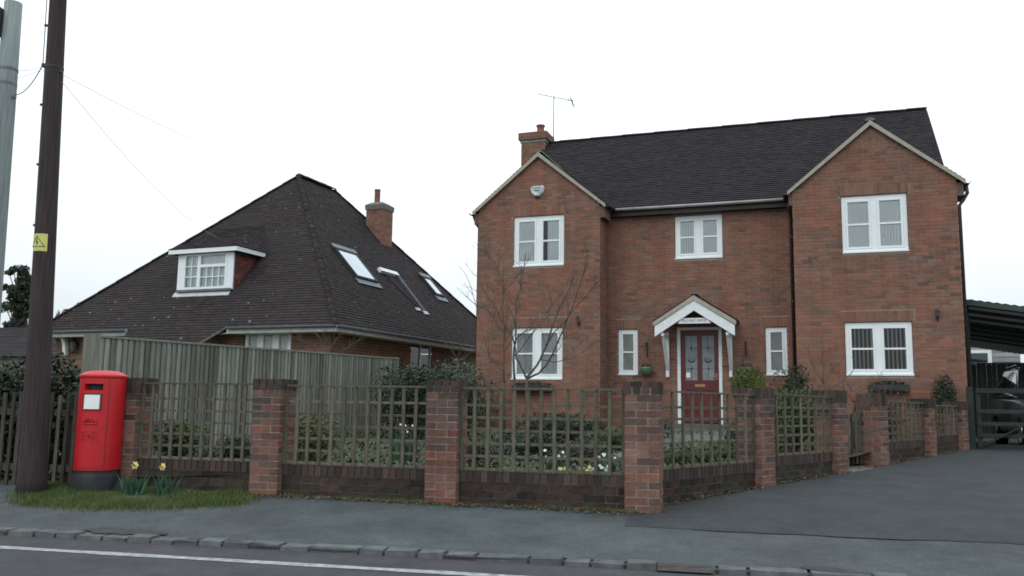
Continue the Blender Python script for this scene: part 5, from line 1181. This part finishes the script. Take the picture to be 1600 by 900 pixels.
# car, nose towards the road
def car():
    o = thing('parked_car', 'dark grey estate car parked nose-out behind the five-bar gate', 'car', tuple(hw(12.08, 2.45, -.76)), TH, rel=True)
    hw2 = .90
    # side profile: y from nose (-2.25) to tail (2.25); lower body
    def ring(y, w, zb_, zs1, zs2):  # half-width, bottom, shoulder low, shoulder top
        return [(-w*.94, y, zb_), (-w, y, zb_+.15), (-w, y, zs1), (-w*.95, y, zs2), (w*.95, y, zs2), (w, y, zs1), (w, y, zb_+.15), (w*.94, y, zb_)]
    secs = [ring(-2.27,.70,.30,.50,.58), ring(-2.18,.82,.24,.62,.72), ring(-1.9,.88,.22,.74,.84), ring(-1.2,.90,.22,.84,.95), ring(-.85,.90,.22,.90,1.0), ring(.6,.90,.22,.93,1.03), ring(1.7,.89,.22,.95,1.05), ring(2.15,.86,.26,.92,1.02), ring(2.27,.78,.34,.80,.92)]
    m = MB(); n = 8
    for s_ in secs: m.v.extend(s_)
    for i in range(len(secs)-1):
        for k in range(n): a = i*n+k; b = i*n+(k+1) % n; m.f.append((a, b, b+n, a+n)); m.r.append(0); m.m.append(0); m.sm.append(True)
    m.f.append(tuple(range(n))); m.f.append(tuple(range((len(secs)-1)*n, len(secs)*n))[::-1]); m.r += [0,0]; m.m += [0,0]; m.sm += [False,False]
    body = part('body', m, M['carpaint'], o)
    # cabin
    prof = [(-1.0, .99, .86), (-.15, 1.60, .66), (.3, 1.66, .65), (1.5, 1.63, .64), (2.05, 1.45, .66), (2.22, 1.02, .82)]
    m = MB()
    for i in range(1, 4):
        (y0, z0_, w0), (y1, z1_, w1) = prof[i], prof[i+1]
        m.face([(-w0,y0,z0_),(w0,y0,z0_),(w1,y1,z1_),(-w1,y1,z1_)], smooth=True)
    part('roof', m, M['carpaint'], o)
    m = MB(); (y0,z0_,w0),(y1,z1_,w1) = prof[0], prof[1]; m.face([(-w0+.02,y0,z0_),(w0-.02,y0,z0_),(w1,y1,z1_-.005),(-w1,y1,z1_-.005)]); part('windscreen', m, M['carglass'], o)
    m = MB(); (y0,z0_,w0),(y1,z1_,w1) = prof[4], prof[5]; m.face([(w0,y0,z0_),(-w0,y0,z0_),(-w1,y1,z1_),(w1,y1,z1_)]); part('rear_screen', m, M['carglass'], o)
    for sg in (-1, 1):
        m = MB(); low = lambda y: (sg*.86, y, 1.0)
        quads = [((-.85,1.02),(-.10,1.52),(.20,1.57),(.20,1.02)), ((.28,1.02),(.28,1.58),(1.05,1.56),(1.05,1.02)), ((1.13,1.02),(1.13,1.56),(1.75,1.50),(2.02,1.04))]
        for q in quads:
            pts = [(sg*(.865-(z-1.0)*.33), y, z) for y, z in q]; w_ = MB(); w_.face(pts); part('side_window', w_, M['carglass'], o)
        m.face([(sg*.855,-1.0,.99),(sg*.66,-.15,1.60),(sg*.65,.3,1.66),(sg*.64,1.5,1.63),(sg*.66,2.05,1.45),(sg*.82,2.22,1.02)]); part('pillars', m, M['carpaint'], o)
        m = MB(); m.tube([(sg*.60,.1,1.66),(sg*.60,.3,1.73),(sg*.60,1.4,1.71),(sg*.61,1.7,1.62)], .016, 6); part('roof_rail', m, M['chrome'], o)
        m = MB(); m.tube([(sg*.885,-.95,1.03),(sg*.89,.5,1.05),(sg*.88,1.9,1.07)], .013, 5); part('chrome_trim', m, M['chrome'], o)
        m = MB(); m.lathe([(.0,-.09),(.06,-.08),(.085,0),(.07,.07),(.0,.09)], 12, (sg*1.02,-.72,1.10)); m.bar((sg*.88,-.7,1.05),(sg*.98,-.72,1.08),.05,.03); part('door_mirror', m, M['chrome'], o)
        for y in (-1.35, 1.35):
            t_ = MB(); t_.tube([(sg*.70,y,.32),(sg*.91,y,.32)], .32, 24); wl = part('tyre', t_, M['tyre'], o)
            t_ = MB(); t_.tube([(sg*.90,y,.32),(sg*.918,y,.32)], .20, 16); part('rim', t_, M['chrome'], wl)
        m = MB(); m.obox((sg*.60,-2.13,.64),(.15,.0,0),(0,.10,0),(0,0,.07)); part('headlight', m, M['lampglass'], o)
    m = MB(); m.box(-.35,.35,-2.29,-2.24,.46,.60); part('grille', m, M['black'], o)
    return o
car()

# ------------------------------------------------------------------ garden: path, plants, tree
m = MB()
def hwx(u, v, z): p = hw(u, v); t_, w_ = tw(p.x, p.y); return (p.x, p.y, hp(w_)+z)
for i in range(12):
    v0_, v1_ = D0-.65-.62*i, D0-.65-.62*i-.60
    for k in range(2):
        u0_ = 4.25+.72*k+.05*i; m.hexa([hwx(u0_,v1_,.17), hwx(u0_+.70,v1_,.17), hwx(u0_+.70,v0_,.17), hwx(u0_,v0_,.17), hwx(u0_,v1_,.235), hwx(u0_+.70,v1_,.235), hwx(u0_+.70,v0_,.235), hwx(u0_,v0_,.235)], random.random())
pth = struct('garden_path', m, M['pathstone'])
def gz(x, y): t_, w_ = tw(x, y); return hp(w_)+.17
def shrub(name, label, x, y, r, h, leaf, n, size, twig=0, base=None, group=None, cat='shrub', clumps=9, lo=.35):
    z = gz(x, y) if base is None else base
    o = thing(name, label, cat, (x, y, z), 0, group, rel=True); rr = random.Random(hash((round(x*10), round(y*10))) & 0xffff)
    m = MB(); m2 = MB()
    for k in range(clumps):
        a_ = 2*math.pi*k/clumps+rr.uniform(-.5,.5); q = rr.uniform(.15,.55); cz = h*rr.uniform(lo,max(.74, lo+.08)); cr = r*rr.uniform(.42,.62)
        c_ = (math.cos(a_)*r*q, math.sin(a_)*r*q, cz); leaves(m, c_, (cr, cr, min(cz, h-cz)*1.05+.02), n//clumps, size, shell=.55, seed=rr.random())
        m2.tube([(0,0,0), (c_[0]*.4, c_[1]*.4, cz*.5), c_], [.018*(1+r), .012*(1+r), .004], 5)
    for k in range(twig):
        a_ = rr.uniform(0, 6.28); e = r*rr.uniform(.5,1.15); m2.tube([(0,0,h*.2), (math.cos(a_)*e*.5, math.sin(a_)*e*.5, h*.7), (math.cos(a_)*e, math.sin(a_)*e, h*rr.uniform(.8,1.25))], [.008,.005,.002], 4)
    part('stems', m2, M['bark'], o); part('foliage', m, M[leaf], o)
    return o
def plant(px, py, Y): p = at(px, py, Y); return p.x, p.y
SH = [
 ('bush', 'rounded olive bush behind the middle front trellis', 492, 10.9, .48, .62, 'leafolive', 3600, .022),
 ('bush', 'dark mounded bush behind the trellis next to the post box', 285, 11.0, .42, .52, 'leafmid', 2600, .024),
 ('bush', 'low dark bush behind the trellis left of the second pier', 365, 10.6, .30, .38, 'leafdark', 1500, .024),
 ('bush', 'spreading dark evergreen against the end of the board fence', 652, 15.6, .85, 1.28, 'leafdark', 6500, .035),
 ('bush', 'dark evergreen left of the brick house corner', 722, 17.2, .55, 1.05, 'leafdark', 2800, .035),
 ('bush', 'pale grey-leaved bush in the gap between the two houses', 722, 19.5, .95, 1.5, 'leafgrey', 4200, .035),
 ('bush', 'small pale green bush left of the second trellis end', 640, 11.5, .26, .26, 'leafgrey', 900, .022),
 ('bush', 'low heather mound behind the left end of the third trellis', 752, 11.2, .42, .30, 'leafheath', 2400, .020),
 ('bush', 'dark green mound behind the middle of the third trellis', 830, 12.2, .62, .34, 'leafdark', 3300, .024),
 ('bush', 'broad dark mound in front of the left gable', 880, 14.3, .95, .50, 'leafdark', 4200, .030),
 ('bush', 'heather mound behind the right part of the third trellis', 915, 11.6, .5, .28, 'leafheath', 2400, .020),
 ('bush', 'dark mound next to the corner pier', 960, 12.8, .55, .38, 'leafmid', 2400, .025),
 ('bush', 'green ground-hugging bush behind the corner pier', 1075, 11.3, .50, .22, 'leafmid', 2400, .022),
 ('bush', 'low green mound at the path behind the side trellis', 1120, 12.3, .55, .20, 'leafmid', 2400, .022),
 ('bush', 'dark low plant beside the path by the side wall', 1158, 13.5, .35, .45, 'leafdark', 1300, .025),
 ('bush', 'bright lime-green rounded bush right of the front door', 1168, 17.1, .36, 1.30, 'leaflime', 6500, .020),
 ('bush', 'leafy green bush behind the trellis before the small gate', 1240, 13.6, .62, .95, 'leafmid', 4200, .028),
 ('bush', 'dark bush climbing round the downpipe at the right gable', 1240, 17.0, .38, 1.35, 'leafdark', 2200, .030),
 ('bush', 'dark clipped conical bush below the right gable corner', 1474, 16.55, .28, 1.18, 'leafdark', 2200, .024),
 ('bush', 'brown-green shrub below the right gable window', 1385, 15.6, .50, .90, 'leafheath', 2200, .022),
 ('bush', 'dark low bush on the left of the red door', 1010, 15.5, .5, .42, 'leafdark', 2000, .028),
]
for nm, lb, px, Y, r, h, lf, n, sz in SH:
    p = at(px, 640, Y); shrub(nm, lb, p.x, p.y, r, h, lf, n, sz, twig=10, lo=.72 if lf == 'leaflime' else .35)
m = MB(); rr = random.Random(5)                             # low ground cover through the bed
for i in range(15000):
    w_ = rr.uniform(2.3, 10.5); t_ = rr.uniform(t_fence(w_)+.1, t_side(w_)-.2); p = Vector(rd(t_, w_, hp(w_)+.17))
    if math.sin(t_*1.9+w_*1.3)+math.sin(t_*.8-w_*2.1) < -.5: continue
    a_ = rr.uniform(0, 6.28); s_ = rr.uniform(.02,.05); d = Vector((math.cos(a_), math.sin(a_), rr.uniform(.2,1.2))).normalized(); e = d.cross(UP).normalized()*s_*.45
    p.z += rr.uniform(0,.08); m.face([p, p+d*s_+e, p+d*s_*2, p+d*s_-e], rr.random())
single('ground_cover', m, M['leafmid'], 'low green ground cover through the front garden bed', 'ground cover', kind='stuff')
def flower_clump(label, x, y, r, n, h, petal, size, leafn=70, group=None, base=None):
    z = gz(x, y) if base is None else base; o = thing('flower_clump', label, 'flowers', (x, y, z), 0, group, rel=True); rr = random.Random(int(x*997+y*31))
    m, l = MB(), MB()
    for i in range(leafn):
        a_ = rr.uniform(0, 6.28); q = r*rr.random()**.5; c = Vector((q*math.cos(a_), q*math.sin(a_), 0)); b_ = rr.uniform(0, 6.28); hh = h*rr.uniform(.5,1.0); d = Vector((math.cos(b_)*.3, math.sin(b_)*.3, 1))*hh; e = Vector((-math.sin(b_), math.cos(b_), 0))*.009
        l.face([c-e, c+e, c+d*.7+e*.8, c+d, c+d*.7-e*.8], rr.random())
    for i in range(n):
        a_ = rr.uniform(0, 6.28); q = r*rr.random()**.5; c = Vector((q*math.cos(a_), q*math.sin(a_), h*rr.uniform(.8,1.15))); f = Vector((rr.uniform(-.5,.5), -1, rr.uniform(-.1,.7))).normalized(); x_ = f.cross(UP).normalized(); y_ = x_.cross(f)
        for k in range(6):
            b_ = k*math.pi/3; d = x_*math.cos(b_)+y_*math.sin(b_); e = f.cross(d); s_ = size*rr.uniform(.85,1.15); m.face([c, c+d*s_*.55+e*s_*.32, c+d*s_+f*.004, c+d*s_*.55-e*s_*.32])
        l.tube([(c.x*.8, c.y*.8, 0), tuple(c)], .003, 3, rnd=.3)
    part('leaves', l, M['stem'], o); part('blooms', m, petal, o)
    return o
GF_ = 'flower clumps behind the front trellis'
for px, Y, r, n, h, pt, sz, lb in ((880, 9.45, .12, 15, .13, 'petaly', .022, 'pale yellow primrose clump behind the third front trellis'), (915, 9.5, .10, 10, .13, 'petaly', .022, 'pale yellow primrose clump just left of the white flowers'),
     (940, 9.4, .12, 11, .16, 'petalw', .020, 'white flower clump behind the trellis next to the corner pier'), (950, 9.7, .12, 7, .26, 'petalw', .018, 'taller white flowers close to the corner pier'),
     (868, 9.9, .12, 5, .26, 'petalw', .020, 'sparse white flowers behind the yellow primroses'), (628, 11.0, .16, 7, .45, 'petalw', .016, 'small white flowers behind the second trellis')):
    p = at(px, 700, Y); flower_clump(lb, p.x, p.y, r, n, h, M[pt], sz, group=GF_)
def daffodils(label, x, y, flowers):
    w_ = tw(x, y)[1]; z = hp(w_); o = thing('daffodil_clump', label, 'daffodils', (x, y, z), 0, 'daffodils in the verge', rel=True); rr = random.Random(int(x*100)); l = MB()
    for i in range(46):
        a_ = rr.uniform(0, 6.28); q = .10*rr.random()**.5; c = Vector((q*math.cos(a_), q*.6*math.sin(a_), 0)); b_ = rr.uniform(0,6.28); hh = rr.uniform(.16,.30); d = Vector((math.cos(b_)*.35, math.sin(b_)*.3, 1)).normalized()*hh; e = Vector((1,0,0))*.008
        l.face([c-e, c+e, c+d*.6+e, c+d+Vector((math.cos(b_)*.03,0,-.01)), c+d*.6-e], rr.random())
    part('leaves', l, M['stem'], o)
    for (dx, hz) in flowers:
        m = MB(); c = Vector((dx, -.03, hz)); f = Vector((rr.uniform(-.5,.3), -1, .1)).normalized(); x_ = f.cross(UP).normalized(); y_ = x_.cross(f)
        for k in range(6):
            b_ = k*math.pi/3; d = x_*math.cos(b_)+y_*math.sin(b_); e = f.cross(d); s_ = .046; m.face([c, c+d*s_*.5+e*s_*.36, c+d*s_+f*.006, c+d*s_*.5-e*s_*.36])
        bl = part('bloom', m, M['petaly'], o); m = MB()
        for k in range(8):
            a0, a1 = k*math.pi/4, (k+1)*math.pi/4; q0, q1 = x_*math.cos(a0)+y_*math.sin(a0), x_*math.cos(a1)+y_*math.sin(a1); m.face([c+q0*.012, c+q1*.012, c+q1*.019+f*.035, c+q0*.019+f*.035])
        part('trumpet', m, M['trumpet'], bl)
        m = MB(); m.tube([(dx*.4, 0, 0), (dx*.8, 0, hz*.7), tuple(c-f*.01)], .004, 4); part('stalk', m, M['stem'], o)
daffodils('daffodil clump with the larger yellow bloom nearer the post box', -3.98, 9.42, [(.02, .33)])
daffodils('daffodil clump with small pale blooms farther from the post box', -3.63, 9.38, [(-.02, .32)])
# verge turf and grass
poly = [(-5.35,9.75), (-4.95,9.05), (-4.65,8.94), (-4.2,8.78), (-3.75,8.76), (-3.3,8.78), (-2.95,8.88), (-2.72,8.95), (-2.66,9.25), (-2.75,9.50), (-5.3,10.22)]
m = MB(); cx_, cy_ = -4.0, 9.2
def vz(x, y): return hp(tw(x, y)[1])+.022
for i in range(len(poly)):
    p, q = poly[i], poly[(i+1) % len(poly)]; m.face([(cx_, cy_, vz(cx_, cy_)+.02), (*p, vz(*p)-.03), (*q, vz(*q)-.03)])
struct('verge', m, M['verge'])
def inside(x, y, P):
    c = False
    for i in range(len(P)):
        x1, y1 = P[i]; x2, y2 = P[i-1]
        if (y1 > y) != (y2 > y) and x < (x2-x1)*(y-y1)/(y2-y1)+x1: c = not c
    return c
m = MB(); rr = random.Random(11); n = 0
while n < 26000:
    x, y = rr.uniform(-5.8,-2.35), rr.uniform(8.05,10.3)
    if not inside(x+rr.gauss(0,.07), y+rr.gauss(0,.09), poly): continue
    n += 1; z = hp(tw(x, y)[1])+.0; a_ = rr.uniform(0, 6.28); h = rr.uniform(.025,.07)*(1+.5*math.sin(x*7)*math.sin(y*9)); e = Vector((math.cos(a_), math.sin(a_), 0))*.003; d = Vector((rr.uniform(-.5,.5), rr.uniform(-.5,.5), 1))*h
    c = Vector((x, y, z)); m.face([c-e, c+e, c+d], rr.random())
single('grass', m, M['grass'], 'short green grass on the verge round the post box', 'grass', kind='stuff')
m = MB()                                                     # leaf litter and weeds along the wall foot
for i in range(9000):
    if i % 3: k = rr.random(); base_ = Vector(FA).lerp(Vector(FB), k); nx, ny = math.sin(frz), -math.cos(frz); off = .12+abs(rr.gauss(0,.09))
    else: k = rr.random(); base_ = Vector(SA_).lerp(Vector(SB_), k); nx, ny = math.sin(srz), -math.cos(srz); off = .08+abs(rr.gauss(0,.06))
    x, y = base_.x+nx*off, base_.y+ny*off; w_ = tw(x, y)[1]; c = Vector((x, y, hp(w_)+.012+rr.uniform(0,.012))); a_ = rr.uniform(0,6.28); s_ = rr.uniform(.006,.018); d = Vector((math.cos(a_), math.sin(a_), rr.uniform(-.1,.5)))*s_; e = Vector((-math.sin(a_), math.cos(a_), rr.uniform(-.2,.2)))*s_*.6
    m.face([c-d, c-e, c+d, c+e], rr.random())
single('leaf_litter', m, M['litter'], 'dead leaves and grit along the foot of the garden walls', 'leaf litter', kind='stuff')
m = MB()
for i in range(2600):
    k = rr.random(); base_ = Vector(FA).lerp(Vector(FB), k); off = .12+abs(rr.gauss(0,.05)); x, y = base_.x+math.sin(frz)*off, base_.y-math.cos(frz)*off
    if math.sin(k*23)+math.sin(k*61) < .1: continue
    c = Vector((x, y, hp(tw(x,y)[1])+.005)); h = rr.uniform(.015,.05); e = Vector((.003,0,0)); m.face([c-e, c+e, c+Vector((rr.uniform(-.02,.02), rr.uniform(-.02,.01), h))], rr.random())
single('wall_foot_weeds', m, M['grass'], 'thin weeds along the foot of the front wall', 'weeds', kind='stuff')

# bare young trees: main limbs follow the photograph, twigs grow from them
def limb(px_list, Y, dy=0.0):
    n = len(px_list); return [at(x, y, Y+dy*i/(max(1, n-1))) for i, (x, y) in enumerate(px_list)]
def twigs(m, pts, rad, rr, level, dens=3.2, up=.5, maxl=.75):
    L = [0]; 
    for i in range(1, len(pts)): L.append(L[-1]+(pts[i]-pts[i-1]).length)
    n = int(L[-1]*dens)
    for k in range(n):
        s = L[-1]*rr.uniform(.22, 1.0); i = max(j for j in range(len(L)) if L[j] <= s); i = min(i, len(pts)-2); f = (s-L[i])/max(1e-6, L[i+1]-L[i]); p = pts[i].lerp(pts[i+1], f); d = (pts[i+1]-pts[i]).normalized()
        sd_ = Vector((rr.uniform(-1,1), rr.uniform(-1,1), rr.uniform(-.2,.8))); sd_ = (sd_-d*sd_.dot(d)).normalized(); v = (d*.75+sd_*.8+UP*up*.4).normalized(); l = maxl*rr.uniform(.35,1)*(1-.4*s/L[-1]); q = [p]
        for j in range(4): v = (v+Vector((rr.uniform(-.18,.18), rr.uniform(-.18,.18), rr.uniform(-.05,.2)))).normalized(); q.append(q[-1]+v*l/4)
        r0 = min(max(rad, .006), .011)*(1 if level else .6)
        m.tube(q, [r0, r0*.8, r0*.65, r0*.55, .0035], 4, cap=False, rnd=rr.random())
        if level: twigs(m, q, r0, rr, level-1, dens=5.5, up=up, maxl=maxl*.42)
def bare_tree(label, trunk, limbs, Y, seed, mtl='bark', dens=5.0, maxl=.85, lev=1):
    rr = random.Random(seed); b = trunk[0]; base = at(b[0], b[1], Y); z0_ = gz(base.x, base.y)
    o = thing('bare_tree', label, 'tree', (base.x, base.y, z0_), 0, rel=True); off = Vector((base.x, base.y, z0_))
    tp = [Vector((base.x, base.y, z0_))]+limb(trunk, Y); m = MB(); tp = [p-off for p in tp]
    m.tube(tp, [.034]+[.030-.012*i/len(tp) for i in range(len(tp)-1)], 8); part('trunk', m, M[mtl], o)
    m = MB()
    for lb, r0, r1, dy in limbs:
        pts = [p-off for p in limb(lb, Y, dy)]; n = len(pts)
        fine = [pts[0]]
        for i in range(n-1):
            for f in (.5, 1.0): fine.append(pts[i].lerp(pts[i+1], f)+Vector((rr.uniform(-.012,.012), rr.uniform(-.02,.02), 0)))
        m.tube(fine, [1.05*(r0+(r1*1.5-r0)*i/(len(fine)-1)) for i in range(len(fine))], 6, rnd=rr.random()); twigs(m, fine, r1, rr, lev, dens, maxl=maxl)
    part('branches', m, M[mtl], o)
Yt = 15.3
bare_tree('young bare tree with forked slanting limbs in front of the left gable', [(823,640),(823,610),(823,591)],
  [([(823,591),(832,580),(845,562),(853,540),(863,510),(872,485),(888,455),(898,430)], .022, .005, .3),
   ([(824,592),(842,583),(852,572),(868,545),(880,515),(890,492),(903,455),(915,415),(921,398)], .020, .004, -.3),
   ([(822,590),(815,575),(807,560),(804,535),(797,518),(785,503),(775,480),(757,455),(746,430)], .018, .004, .5),
   ([(853,540),(866,520),(885,500),(900,480),(922,455),(934,440)], .011, .003, -.4),
   ([(845,562),(868,566),(895,560),(918,545),(925,535)], .009, .003, .4)], Yt, 3)
bare_tree('slender bare tree with upright stem left of the forked tree', [(804,640),(804,610),(804,593)],
  [([(804,593),(803,560),(805,531),(806,510),(807,470),(815,450),(819,420),(822,395)], .022, .004, .2),
   ([(804,556),(815,545),(828,525),(842,505),(860,480),(880,455)], .012, .003, .4),
   ([(804,535),(815,522),(830,508)], .009, .003, -.2),
   ([(806,510),(800,490),(790,470),(785,440),(772,410),(765,400)], .010, .003, .3)], Yt+.35, 8)
bare_tree('thin-stemmed bare sapling close to the left gable corner', [(787,640),(787,620),(788,598)],
  [([(788,598),(787,560),(788,520),(786,480),(786,456),(786,430),(787,405)], .016, .003, .2),
   ([(787,520),(778,505),(765,490),(753,470),(744,450)], .009, .003, .5),
   ([(786,456),(797,446),(806,435),(812,425)], .007, .002, -.3),
   ([(787,580),(775,570),(760,552),(752,545)], .007, .002, .3),
   ([(787,585),(790,575),(765,560),(740,460),(728,430),(716,415)], .007, .002, .6)], Yt+.5, 21, mtl='barkred', dens=2.4)
bare_tree('bare twiggy shrub growing in front of the right gable', [(1287,640),(1287,620),(1286,600)],
  [([(1286,600),(1286,570),(1284,545),(1283,520)], .010, .003, .1), ([(1288,600),(1297,585),(1303,570),(1308,555)], .007, .002, .2), ([(1286,598),(1275,580),(1266,560),(1262,540)], .006, .002, -.2),
   ([(1290,610),(1310,600),(1330,585),(1338,570)], .006, .002, .1)], 15.5, 33, mtl='barkred', dens=5, maxl=.45)
bare_tree('tangle of bare brown twigs over the small gate', [(1335,655),(1335,640),(1335,630)],
  [([(1335,630),(1325,615),(1315,605),(1305,600)], .006, .002, .1), ([(1335,630),(1345,612),(1360,600),(1378,595)], .006, .002, .1), ([(1335,632),(1350,622),(1370,615),(1385,612)], .006, .002, .1), ([(1335,630),(1332,612),(1328,598)], .006, .002, .1)], 13.4, 35, mtl='barkred', dens=9, maxl=.32)
bare_tree('brown twiggy shrub over the board fence at the bungalow corner', [(512,600),(512,570),(512,555)],
  [([(512,555),(505,540),(498,525),(490,515)], .010, .003, .1), ([(512,555),(520,538),(530,525),(545,515)], .010, .003, .1), ([(512,560),(490,545),(470,532),(455,525)], .009, .003, .1), ([(512,560),(535,548),(555,535),(570,528)], .009, .003, .1)], 18.8, 37, mtl='barkred', dens=9, maxl=.5)
bare_tree('bare twigs of a climber at the back corner beside the brick house', [(715,600),(715,575),(714,560)],
  [([(714,560),(705,545),(695,535),(690,525)], .012, .003, .1), ([(714,560),(720,545),(730,530),(738,520)], .012, .003, .1), ([(714,565),(726,560),(735,552),(742,545)], .010, .003, .1)], 20.5, 39, mtl='barkred', dens=7, maxl=.6)

# hedge on the left and trees far behind
def hedge(label, x0, x1, y, h, d, z, n, leaf='leafdark', name='hedge'):
    o = thing(name, label, 'hedge', ((x0+x1)/2, y, z), 0, rel=True); m = MB(); L = (x1-x0)/2; k = int(L*2/.55)+1; rr = random.Random(int(x0*13))
    for i in range(k):
        c = (-L+2*L*(i+.5)/k, rr.uniform(-.1,.1), h*.5+rr.uniform(-.03,.05)); leaves(m, c, (.50, d, h*.5+rr.uniform(-.05,.08)), n//k, .045, shell=.5, seed=i*7+1)
    part('foliage', m, M[leaf], o); m2 = MB()
    for i in range(k): x = -L+2*L*(i+.5)/k; m2.tube([(x,0,-.1),(x+.05,0,h*.5),(x-.05,0,h*.8)], [.03,.02,.008], 5)
    part('stems', m2, M['bark'], o)
hedge('dark hedge behind the picket fence and poles', -10.5, -5.35, 11.9, 1.53, .55, -1.05, 34000)
hedge('dark shrubbery behind the hedge in front of the bungalow porch', -13.5, -8.4, 15.6, 1.8, .7, -1.0, 14000)
def far_tree(name, label, px, py_top, Y, w, z0_, leaf, n, size, seed, open_=.5, trunkr=.2, bare=False):
    rr = random.Random(seed); top = at(px, py_top, Y); h = top.z-z0_; o = thing(name, label, 'tree', (top.x, Y, z0_), 0, rel=True)
    m, f = MB(), MB(); m.tube([(0,0,0),(.1,0,h*.4),(-.05,0,h*.75),(0,0,h*.96)], [trunkr, trunkr*.7, trunkr*.4, .03], 7); part('trunk', m, M['bark'], o)
    b = MB()
    for i in range(60 if not bare else 40):
        zz = h*rr.uniform(.25,.97); a_ = rr.uniform(0,6.28); k = 1-max(0,(zz/h-.55))*1.5; e = w*rr.uniform(.1,1)*max(.18, k); c = Vector((math.cos(a_)*e, math.sin(a_)*e, zz)); s0 = Vector((0,0,zz*.82)); pts = [s0, s0.lerp(c, .5)+UP*.1, c]
        b.tube(pts, [trunkr*.22, trunkr*.12, .015], 5)
        if bare: twigs(b, [Vector(p) for p in pts], .03, rr, 1, dens=2.5, maxl=w*.5)
        else: r_ = w*rr.uniform(.14,.30); leaves(f, tuple(c), (r_, r_, r_*.7), n//60, size, shell=.3, seed=rr.random())
    part('limbs', b, M['bark'], o); part('crown', f, M[leaf], o)
far_tree('evergreen_tree', 'tall gappy dark evergreen behind the two poles', 30, 412, 40, 1.15, -1, 'leafdark', 7000, .085, 5)
far_tree('evergreen_tree', 'dark evergreen partly hidden by the dark brown pole', 47, 425, 42, 1.1, -1, 'leafdark', 6000, .085, 15)
far_tree('evergreen_tree', 'low dark evergreen top showing over the bungalow eave', 122, 472, 48, 1.5, -1, 'leafdark', 7000, .10, 6)
far_tree('evergreen_tree', 'small dark evergreen just right of the dark brown pole', 103, 486, 50, 1.2, -1, 'leafdark', 5000, .10, 7)
far_tree('bare_tree', 'pale bare tree on the skyline right of the dark brown pole', 92, 478, 62, 1.6, -1, 'leafmid', 60, .1, 9, bare=True, trunkr=.14)
